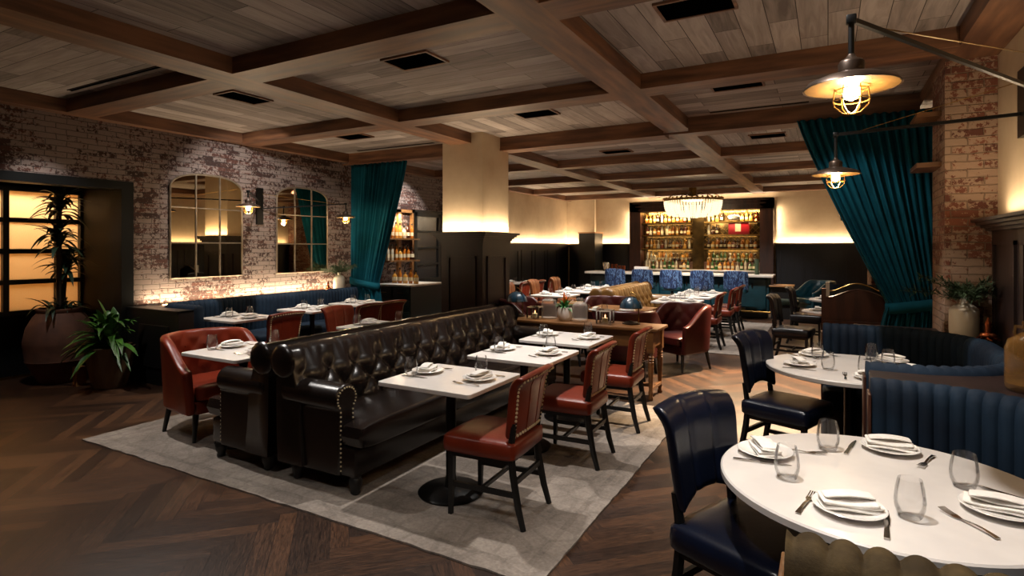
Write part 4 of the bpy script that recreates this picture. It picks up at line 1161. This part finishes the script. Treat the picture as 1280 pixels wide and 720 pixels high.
S1 = (-6.55, 4.78, 2.33); S2 = (-6.75, 6.68, 2.30)
swing_arm('wall cage lamp hanging before the mirror by the window alcove', 'wall cage lamps', S1, (XL+.03, 5.63, 2.3), .15, .2, (XL, XL+.03, 5.6, 5.71, 1.95, 2.5)); LAMPS.append((S1, .2, .15))
swing_arm('wall cage lamp hanging before the small teal curtain', 'wall cage lamps', S2, (XL+.035, 5.69, 2.19), .15, .22, None); LAMPS.append((S2, .22, .15))
S3 = (.35, 15.3, 2.55)
swing_arm('small cage lamp against the back plaster wall near the curtain', 'wall cage lamps', S3, (.35, YB-.02, 2.5), .15, .22, (.29, .41, YB-.03, YB, 2.3, 2.7)); LAMPS.append((S3, .22, .15))
# chandelier
o = empty('crystal_chandelier', (-3.07, 15.2, 0)); tag(o, 'tiered crystal chandelier glowing before the back bar', 'chandelier')
MB().lathe([(.1, 2.93), (.1, ZC)], 24).build('canopy', MAT['brass'], o)
m = MB()
for k in range(8):
    a = k*pi/4; m.tube([(.08*cos(a), .08*sin(a), 2.95), (.35*cos(a), .35*sin(a), 3.02), (.6*cos(a), .6*sin(a), 2.94), (.7*cos(a), .7*sin(a), 2.83)], .009, 6)
m.build('arm', MAT['brass'], o)
m = MB().lathe([(.70, 2.78), (.73, 2.79), (.73, 2.84), (.70, 2.85)], 48)
for k in range(36): m.ball((.73*cos(k*pi/18), .73*sin(k*pi/18), 2.86), .028, 8, 5)
m.build('ring', MAT['brass'], o)
m = MB()
for (r0, z0, r1, z1, nn) in ((.715, 2.79, .63, 2.46, 64), (.6, 2.72, .5, 2.42, 48), (.44, 2.7, .3, 2.40, 34), (.2, 2.66, .12, 2.38, 16)):
    for k in range(nn):
        a = 2*pi*k/nn
        for q in range(7):
            t = q/6; r = r0+(r1-r0)*t*t; m.sbox(r*cos(a), r*sin(a), z0+(z1-z0)*t, .034, .034, .058, 1, 1, 5, 4)
cr = m.build('crystal_strands', MAT['crystal'], o, smooth=False); cr['kind'] = 'stuff'
# ------------------------------------------------------------------ back bar and bar
X0, X1 = -5.31, -1.3
o = empty('back_bar_cabinet', ((X0+X1)/2, YB-.3, 0)); tag(o, 'tall dark wood back bar with lit bottle shelves', 'cabinet')
hw = (X1-X0)/2
m = MB().box(-hw, -hw+.34, -.12, .28, 0, 2.96).box(hw-.34, hw, -.12, .28, 0, 2.96).box(-hw, hw, -.12, .28, 2.66, 2.96)
for k in range(3): m.box(-hw+.1+.08*k, hw-.1-.08*k, -.15+.012*k, -.12, 2.90-.1*k, 2.93-.1*k)
m.build('frame', MAT['dwoodr'], o, smooth=False)
MB().box(-hw+.34, hw-.34, .24, .28, .9, 2.66).build('back_panel', MAT['lattice'], o, smooth=False)
lt = MB()
for k in range(-14, 30):
    for s_ in (1, -1):
        x0_ = -hw+.34+k*.16
        p = (x0_ if s_ == 1 else x0_+1.1, .235, 1.6); q = (p[0]+s_*1.05, .235, 2.65)
        a = max(-hw+.35, min(hw-.35, p[0])); 
        def cl(P_, Q_):
            (xa, _, za), (xb, _, zb) = P_, Q_
            lo, hi = -hw+.35, hw-.35
            ts = sorted(((lo-xa)/(xb-xa), (hi-xa)/(xb-xa))); t0 = max(0, ts[0]); t1 = min(1, ts[1])
            if t0 >= t1: return None
            return [(xa+(xb-xa)*t, .235, za+(zb-za)*t) for t in (t0, t1)]
        r = cl(p, q)
        if r: lt.tube(r, .006, 4)
lt.build('lattice', MAT['brass'], o, smooth=False)
MB().box(-.16, .16, .05, .2, .95, 2.66).build('centre_post', MAT['lattice'], o, smooth=False)
for z in (1.56, 1.96, 2.33):
    for s in (-1, 1):
        MB().box(min(s*.17, s*(hw-.34)), max(s*.17, s*(hw-.34)), -.02, .23, z-.035, z).build('shelf', MAT['brass'], o, smooth=False)
MB().box(-hw+.34, hw-.34, -.12, .28, 0, .9).build('lower_cabinet', MAT['dwoodr'], o, smooth=False)
MB().rbox(-hw+.34, hw-.34, -.16, .24, .9, .95, .01).build('counter', MAT['marblew'], o)
MB().box(-hw+.36, hw-.36, .08, .235, .95, 1.17).build('riser', MAT['console'], o, smooth=False)
# bottles: a few kinds, copied
def mk_bottle(kind, mat):
    pr = {0: [(.036, 0), (.038, .01), (.038, .17), (.03, .2), (.014, .225), (.013, .28), (.016, .285), (.016, .295)],
          1: [(.045, 0), (.048, .01), (.05, .12), (.035, .16), (.014, .18), (.014, .22), (.02, .225), (.02, .25)],
          2: [(.032, 0), (.034, .01), (.034, .2), (.022, .235), (.013, .25), (.013, .3), (.015, .31)],
          3: [(.05, 0), (.055, .03), (.045, .1), (.02, .14), (.012, .15), (.012, .19), (.022, .2), (.024, .235), (.01, .25)]}[kind]
    def f():
        o = empty('liquor_bottle')
        MB().lathe(pr, 14).build('body', mat, o)
        r = pr[2][0]+.0012
        MB().lathe([(r-.004 if kind == 3 else r, .05), (r-.004 if kind == 3 else r, .12)], 14, cap=False).build('paper_label', MAT['cream'], o)
        MB().lathe([(pr[-1][0]+.001, pr[-1][1]-.03), (pr[-1][0]+.001, pr[-1][1]+.006)], 10).build('cap', MAT['black'], o)
        return o
    return f
BM = [('amber', pm('amber_spirit', '#9a5418', .12, c2='#b06a22', ns=4, spec=.8)), ('dark brown', pm('dark_spirit', '#3a1a0c', .12, spec=.8)), ('golden', pm('golden_spirit', '#c08a3a', .12, spec=.8)), ('green', pm('green_spirit', '#2f5a2a', .12, spec=.8)), ('clear', pm('clear_spirit', '#b8ae98', .1, spec=.9)), ('red-brown', pm('red_spirit', '#6e2a14', .12, spec=.8))]
PB = {}
def bottle(x, y, z, ki, ci, where):
    if (ki, ci) not in PB: PB[(ki, ci)] = Proto(mk_bottle(ki, BM[ci][1]))
    PB[(ki, ci)].put(x, y, z, random.uniform(0, 6), BM[ci][0]+' bottle, '+where, 'bottle', 'bottles on the back bar')
rb = random.Random(3)
SH = [(2.33, 'top shelf'), (1.96, 'middle shelf'), (1.56, 'lower shelf'), (1.17, 'counter riser'), (.95, 'back counter')]
for z, sn in SH:
    for bay, (xa, xb, bn) in enumerate(((-4.88, -3.52, 'column side bay'), (-3.08, -1.72, 'curtain side bay'))):
        n = 12
        for k in range(n):
            x = xa+(xb-xa)*(k+.5)/n+rb.uniform(-.015, .015)
            if sn == 'middle shelf' and bay == 1 and k >= 3: continue
            if sn == 'middle shelf' and bay == 0 and k == 5: continue
            if sn == 'top shelf' and bay == 1 and k in (4, 5, 6, 7, 11): continue
            bottle(x, YB-.3+(.13 if sn == 'counter riser' else .08 if z > 1 else -.02), z, rb.choice([0, 0, 1, 2, 3]), rb.choice([0, 0, 1, 2, 2, 4, 5] if sn not in ('back counter', 'counter riser') else [0, 1, 3, 3, 4, 4, 2]), '%s place, %s, %s' % (ORD[k], sn, bn))
def small(name, mb, mat, label, cat, group=None):
    o = mb.build(name, mat); tag(o, label, cat, group); return o
o = empty('gift_box', (-2.2, YB-.24, 1.96)); tag(o, 'red lacquer box with pale central panel on the middle bar shelf', 'box')
MB().rbox(-.27, .27, -.06, .06, 0, .33, .01).build('body', MAT['redbox'], o); MB().box(-.09, .06, -.064, -.06, .08, .32).build('pale_panel', MAT['cream'], o, smooth=False)
o = empty('cream_canister', (-4.21, YB-.22, 1.96)); tag(o, 'tall cream canister standing on the middle bar shelf', 'canister')
MB().lathe([(.05, 0), (.052, .01), (.052, .27)], 18).build('body', MAT['cream'], o); MB().lathe([(.054, .27), (.054, .3), (.02, .31)], 18).build('lid', MAT['brass'], o)
for x, s_, l in ((-2.1, 1.0, 'beside the silver platter'), (-1.75, 1.25, 'tallest one, by the frame')):
    o = empty('copper_figurine', (x, YB-.2, 2.33)); o.scale = (s_,)*3; tag(o, 'copper figurine on the top bar shelf, '+l, 'figurine', 'copper figurines')
    MB().lathe([(.06, 0), (.05, .02), (.035, .05), (.05, .1), (.03, .15), (.012, .18)], 12).build('body', MAT['copper'], o); MB().ball((0, 0, .19), .028).build('head', MAT['copper'], o)
o = MB().sbox(0, 0, 0, .34, .02, .2, 1, 1, 24, 8).build('serving_platter', MAT['steel'], loc=(-2.35, YB-.12, 2.44)); tag(o, 'oval silver platter leaning on the top bar shelf', 'platter')
# bar counter
o = empty('bar_counter', (-3.2, 13.95, 0)); tag(o, 'long bar with marble top and teal leather front', 'bar')
MB().rbox(-2.25, 2.15, -.3, .45, .93, .985, .012).build('countertop', MAT['marblew'], o)
m = MB().box(-2.2, 2.0, 0, .42, 0, .93); m.build('body', MAT['black'], o, smooth=False)
for k in range(7):
    MB().rbox(-2.2+.6*k+.005, -2.2+.6*(k+1)-.005, -.06, .0, .18, .9, .025, 3).build('padded_panel', MAT['teal'], o)
MB().rbox(1.95, 2.05, -.02, .44, .14, .92, .02).build('end_panel', MAT['teal'], o)
m = MB().tube([(-2.2, -.3, .17), (2.1, -.3, .17)], .022, 10)
for k in range(5): m.box(-2.0+k*1.0-.012, -2.0+k*1.0+.012, -.3, 0, .155, .175)
m.build('foot_rail', MAT['brass'], o)
m = MB()
for k in range(6): m.tube([(-1.9+.72*k, -.06, .78), (-1.9+.72*k, -.1, .77), (-1.9+.72*k, -.1, .70), (-1.9+.72*k, -.065, .69)], .012, 6)
m.build('bag_hook', MAT['bronze'], o)
MB().rbox(2.05, 2.55, -.1, .4, .72, .76, .01).build('side_shelf', MAT['tan'], o)
MB().box(2.08, 2.5, .05, .1, 0, .72).build('side_support', MAT['black'], o, smooth=False)
# bar stools
def mk_stool():
    o = empty('bar_stool')
    MB().sbox(.02, 0, .66, .46, .46, .11, .4, .25).build('seat', MAT['teal'], o)
    def bp(u, v, s):
        a = radians(-62+124*u); R = .25
        x = -R*cos(a)+.03-.03*v; y = R*1.02*sin(a)*(1+.06*sin(v*pi)); z = .66+.44*v-.03*(2*u-1)**2
        return (x-(.03*cos(a) if s else 0), y+(.03*sin(a) if s else 0), z)
    MB().slab(bp, 18, 8).build('backrest', MAT['marble'], o, sub=1)
    MB().lathe([(.2, 0), (.2, .012), (.05, .03), (.03, .06), (.03, .6)], 24).build('pedestal', MAT['blackm'], o)
    MB().tube([(.17*cos(k*pi/12), .17*sin(k*pi/12), .28) for k in range(24)], .01, 6, True).build('foot_ring', MAT['brass'], o)
    return o
pst = Proto(mk_stool)
for k, x in enumerate((-4.45, -3.79, -3.13, -2.45, -1.74)):
    pst.put(x, 13.22, 0, pi/2, 'blue marbled bar stool at the bar, %s from the column side' % ORD[k], 'stool', 'marbled bar stools')
pst2 = Proto(lambda: mk_stool())
# bar top clutter
def mk_cup():
    return MB().lathe([(.03, 0), (.036, .005), (.042, .11), (.039, .11), (.033, .01), (.001, .008)], 16).build('copper_cup', MAT['copper'])
pcu = Proto(mk_cup)
k = 0
for x in (-4.78, -4.68, -4.58, -4.48):
    for lv in range(3 if x < -4.6 else 2):
        pcu.put(x, 13.85, .985+lv*.04+.0, 0, 'copper cup stacked on the bar top, %s stack from the column, %s up' % (ORD[int(round((x+4.78)*10))], ORD[lv]), 'cup', 'copper cups'); k += 1
pcs = Proto(lambda: MB().lathe([(.035, 0), (.04, .005), (.044, .2), (.03, .225), (.012, .235)], 16).build('cocktail_shaker', MAT['steel']))
pcs.put(-4.9, 13.85, .985, 0, 'steel cocktail shaker beside the copper cups on the bar', 'shaker', 'cocktail shakers'); pcs.put(-5.0, 13.9, .985, 0, 'steel cocktail shaker at the column end of the bar', 'shaker', 'cocktail shakers')
o = MB().rbox(-.17, .17, -.07, .07, 0, .13, .012).build('napkin_caddy', MAT['linen'], loc=(-4.1, 14.1, .985)); tag(o, 'white napkin box standing on the marble bar', 'box')
o = empty('bar_vase', (-1.4, 13.9, .985)); tag(o, 'tall green ribbed vase at the curtain end of the bar', 'vase')
MB().lathe([(.045, 0), (.05, .02), (.04, .15), (.045, .33), (.05, .35), (.042, .35), (.02, .3)], 18).build('body', pm('jade_glaze', '#3c4a36', .4, c2='#2b3828', ns=5), o)
# ------------------------------------------------------------------ cabinet, shelves, door by the column
o = empty('drinks_cabinet', (-7.5, 8.15, 0)); tag(o, 'dark green drawer cabinet with white top behind the teal curtain', 'cabinet')
gm = pm('bottle_green_paint', '#0a1512', .4, c2='#0d1a16', ns=4)
MB().box(0, .86, .02, 1.0, .08, .88).build('body', gm, o, smooth=False)
MB().rbox(0, .90, -.02, 1.0, .88, .915, .006).build('top', MAT['white'], o)
MB().box(.03, .83, .05, 1.0, 0, .08).build('plinth', MAT['black'], o, smooth=False)
for x in (.04, .46):
    for z in (.66, .44):
        d = MB().rbox(x, x+.38, 0, .02, z, z+.19, .004).build('drawer', gm, o)
        m = MB(); m.box(x+.12, x+.26, -.02, -.012, z+.1, z+.108).box(x+.12, x+.128, -.012, .0, z+.1, z+.108).box(x+.252, x+.26, -.012, 0, z+.1, z+.108); m.build('handle', MAT['brass'], d, smooth=False)
    d = MB().rbox(x, x+.38, 0, .02, .1, .42, .004).build('door', gm, o)
o = empty('wall_shelf_unit', (XL, 8.2, 0)); tag(o, 'wood framed shelf unit of bottles on brick beside the black door', 'shelf')
m = MB().box(0, .06, .58, .66, .92, 2.36).box(0, .06, 1.0, 1.08, .92, 2.36).box(0, .06, .58, 1.08, 2.3, 2.36); m.build('frame', MAT['tan'], o, smooth=False)
for z in (1.35, 1.78): MB().box(0, .26, .1, 1.0, z-.03, z).build('shelf', MAT['console'], o, smooth=False)
m = MB()
for z in (1.32, 1.75):
    for y in (.3, .8): m.tube([(.02, y, z-.16), (.06, y, z-.05), (.2, y, z)], .008, 5)
m.build('bracket', MAT['blackm'], o)
rb = random.Random(5)
for z, sn in ((1.35, 'lower'), (1.78, 'upper')):
    for k in range(7):
        ki, ci = rb.choice([0, 1, 2]), rb.choice([0, 2, 4, 1])
        if (ki, ci) not in PB: PB[(ki, ci)] = Proto(mk_bottle(ki, BM[ci][1]))
        PB[(ki, ci)].put(XL+.13, 8.38+.12*k, z, 0, '%s bottle, %s wall shelf by the curtain, %s from curtain' % (BM[ci][0], sn, ORD[k]), 'bottle', 'bottles on the wall shelf')
for k in range(5):
    ki, ci = (0, 0) if k % 2 else (1, 2)
    if (ki, ci) not in PB: PB[(ki, ci)] = Proto(mk_bottle(ki, BM[ci][1]))
    PB[(ki, ci)].put(-7.3+.13*k, 8.5, .915, 0, '%s bottle on the white cabinet top, %s from the brick' % (BM[ci][0], ORD[k]), 'bottle', 'bottles on the green cabinet')
d = struct('door_1', MB().box(XL, XL+.05, 9.3, 9.38, 0, 2.33).box(XL, XL+.05, 10.12, 10.2, 0, 2.33).box(XL, XL+.05, 9.3, 10.2, 2.25, 2.33).box(XL, XL+.06, 9.25, 9.3, 0, 2.38).box(XL, XL+.06, 10.2, 11.2, 0, 2.38).box(XL, XL+.06, 9.25, 10.25, 2.33, 2.38)
    .box(XL, XL+.05, 9.38, 10.12, 0, .95).box(XL, XL+.045, 9.38, 10.12, 1.23, 1.27).box(XL, XL+.045, 9.38, 10.12, 1.57, 1.61).box(XL, XL+.045, 9.38, 10.12, 1.91, 1.95), MAT['black'], smooth=False)
MB().box(XL+.01, XL+.016, 9.38, 10.12, .95, 2.25).build('pane', pm('smoked_pane', '#2a2826', .2), d, smooth=False)
# shelves on the brick pier by the curtain
pw = Proto(lambda: MB().box(-.09, .09, -.22, .22, -.02, .02).build('wall_shelf', MAT['console'], smooth=False))
for z, l in ((2.72, 'upper'), (2.3, 'lower')):
    pw.put(.74, 6.05, z, 0, 'small %s wooden shelf fixed on the pier beside the curtain' % l, 'shelf', 'pier shelves')
# ------------------------------------------------------------------ light strips (real LED profiles on the ledges)
def led(name, x0, x1, y0, y1, z, label):
    o = MB().box(x0, x1, y0, y1, z, z+.008).build('light_strip', MAT['ledm'], smooth=False); tag(o, label, 'light strip', 'warm LED strips')

def area(loc, rot, sx, sy, power, col=(1, .74, .42), spread=None):
    d = bpy.data.lights.new('strip_light', 'AREA'); d.shape = 'RECTANGLE'; d.size = sx; d.size_y = sy; d.energy = power; d.color = col
    if spread: d.spread = radians(spread)
    o = bpy.data.objects.new('strip_light', d); COL.objects.link(o); o.location = loc; o.rotation_euler = rot; return o
def spot(loc, to, power, ang=60, blend=.5, col=(1, .94, .88), r=.035):
    d = bpy.data.lights.new('downlight', 'SPOT'); d.energy = power; d.spot_size = radians(ang); d.spot_blend = blend; d.color = col; d.shadow_soft_size = r
    o = bpy.data.objects.new('downlight', d); COL.objects.link(o); o.location = loc
    o.rotation_euler = (Vector(to)-Vector(loc)).to_track_quat('-Z', 'Y').to_euler(); return o
def point(loc, power, col=(1, .76, .48), r=.03):
    d = bpy.data.lights.new('bulb_light', 'POINT'); d.energy = power; d.color = col; d.shadow_soft_size = r
    o = bpy.data.objects.new('bulb_light', d); COL.objects.link(o); o.location = loc; return o
UP = pi
WARM = (1, .77, .50)
K = 1.0
# brick wall ledge
led('l', XL+.06, XL+.075, 4.2, 7.25, .87, 'warm light strip along the brick behind the navy banquette')
area((XL+.07, 5.6, .89), (0, UP, 0), .03, 3.2, 22*K, WARM)
# column cap
for (x, y, sx, sy) in ((cx1+.06, (cy0+cy1)/2, .03, .8), ((cx0+cx1)/2, cy0-.06, .75, .03)):
    area((x, y, 1.83), (0, UP, 0), sx, sy, 7*K, WARM)
# far walls
area((XL+.07, 14.8, 1.71), (0, UP, 0), .03, 5.0, 30*K, WARM)
area((-7.1, YB-.2, 1.71), (0, UP, 0), .8, .03, 6*K, WARM)
area((-5.95, YB-.06, 1.71), (0, UP, 0), 1.1, .03, 9*K, WARM)
area((-.1, YB-.06, 1.71), (0, UP, 0), 2.3, .03, 18*K, WARM)
area((-3.3, YB-.2, 2.98), (0, UP, 0), 4.0, .1, 14*K, WARM)
for s_, x in ((1, -5.35), (-1, -1.26)):
    area((x, YB-.1, 2.3), (0, radians(-90*s_)*-1, 0), .8, .03, 4*K, WARM)
area((XR-.08, 2.2, 1.86), (0, UP, 0), .03, 6.4, 18*K, WARM)
area((XR-.08, 10.5, 1.72), (0, UP, 0), .03, 5.4, 22*K, WARM)
# bottle shelves
for x in (-4.2, -2.4):
    area((x, YB-.44, 2.64), (radians(20), 0, 0), 1.4, .05, 16*K, (1, .74, .42))
    for z in (2.28, 1.91, 1.51): area((x, YB-.1, z), (0, 0, 0), 1.3, .1, (8 if z < 1.6 else 3)*K, (1, .74, .42))
area((XL+.15, 8.72, 2.27), (0, 0, 0), .1, .4, 9*K, (1, .78, .5))
spot((-6.4, 8.8, ZC-.03), (-7.5, 8.9, 1.9), 110*K, 75, .6)
spot((-.25, 6.3, ZC-.03), (.45, 7.25, 1.5), 26*K, 60, .7)  # added spot to brighten the large curtain, no fitting there
spot((-6.0, 4.6, ZC-.03), (-7.5, 5.5, 1.9), 70*K, 85, .7)
# chandelier
point((-3.07, 15.2, 2.6), 60*K, (1, .78, .5), .3)
# caged bulbs
for (t, dr, R), pw_ in zip(LAMPS, (9, 8, 9, 9, 6)):
    point((t[0], t[1], t[2]-dr-.075*R/.17), pw_*K, (1, .74, .45), .03)
# frosted window: added lamp in the unseen box, high so panes brighten upwards
area((XA-.24, 2.5, 2.52), (0, 0, 0), .2, 2.9, 24*K, (1, .76, .5))
# ceiling downlights
for x, y, p, a, to in ((-2.2, 3.5, 60, 75, (-2.1, 3.6, .5)), (-2.1, 4.9, 55, 70, (-2.1, 4.9, .5)), (-4.0, 3.9, 35, 70, (-4.3, 3.9, .5)), (-6.0, 4.6, 40, 70, (-6.3, 4.8, .6)), (-6.0, 6.3, 45, 70, (-6.3, 6.4, .6)),
                       (-.5, 2.2, 60, 75, (.15, 2.5, .7)), (-.5, 4.4, 50, 75, (.1, 4.7, .7)), (-2.1, 9.2, 65, 80, (-2.1, 9.4, .6)), (-3.9, 9.2, 110, 85, (-4.2, 9.4, .6)), (-1.9, 11.0, 45, 80, (-1.9, 11, .6)), (-3.9, 11.2, 110, 85, (-4.2, 11.0, .6)),
                       (-2.6, 6.75, 55, 85, (-2.6, 7.5, .6)), (-2.8, 6.0, 26, 60, (-2.7, 6.1, .7)), (-.6, 10.3, 40, 80, (-.4, 10, 0)), (-6.3, 11.4, 30, 70, (-6.3, 11.4, .6)), (-3.7, 11.0, 110, 60, (-3.9, 13.8, .6)), (-2.2, 11.0, 110, 60, (-2.0, 13.8, .6)), (-1.4, 13.6, 40, 70, (-1.6, 13.4, .5)),
                       (-6.9, 2.6, 22, 70, (-7.3, 3.4, .4)), (-5.0, 2.5, 55, 75, (-4.3, 2.55, 0)), (-5.6, 1.6, 14, 70, (-5.9, 1.7, 0)), (-.6, .6, 30, 80, (-.9, 1.2, 0)), (-3.4, .8, 14, 80, (-3.2, 1.4, 0))):
    spot((x, y, ZC-.03), to, p*K*2.0, a, .55)
spot((-.62, 8.7, ZC-.03), (-.78, 6.8, 0), 2000, 48, .7, (1, .72, .44))
# ------------------------------------------------------------------ world, camera
w = bpy.data.worlds.new('World'); SC.world = w; w.use_nodes = True
w.node_tree.nodes['Background'].inputs[0].default_value = (.02, .018, .016, 1); w.node_tree.nodes['Background'].inputs[1].default_value = .3
cd = bpy.data.cameras.new('Camera'); cd.sensor_width = 36; cd.lens = 36*712/1280; cd.shift_y = -52/1280; cd.clip_start = .05
co = bpy.data.objects.new('Camera', cd); COL.objects.link(co)
co.location = (0, 0, 1.62); co.rotation_euler = (pi/2, 0, math.atan2(395, 712))
SC.camera = co
SC.view_settings.view_transform = 'Standard'; SC.view_settings.look = 'None'; SC.view_settings.gamma = 1; SC.view_settings.exposure = 1.1
try: SC.view_settings.use_curve_mapping = False
except Exception: pass
SC.cycles.use_denoising = True
SC.cycles.max_bounces = 8; SC.cycles.transparent_max_bounces = 16; SC.cycles.sample_clamp_indirect = 6
SC.cycles.caustics_reflective = False; SC.cycles.caustics_refractive = False
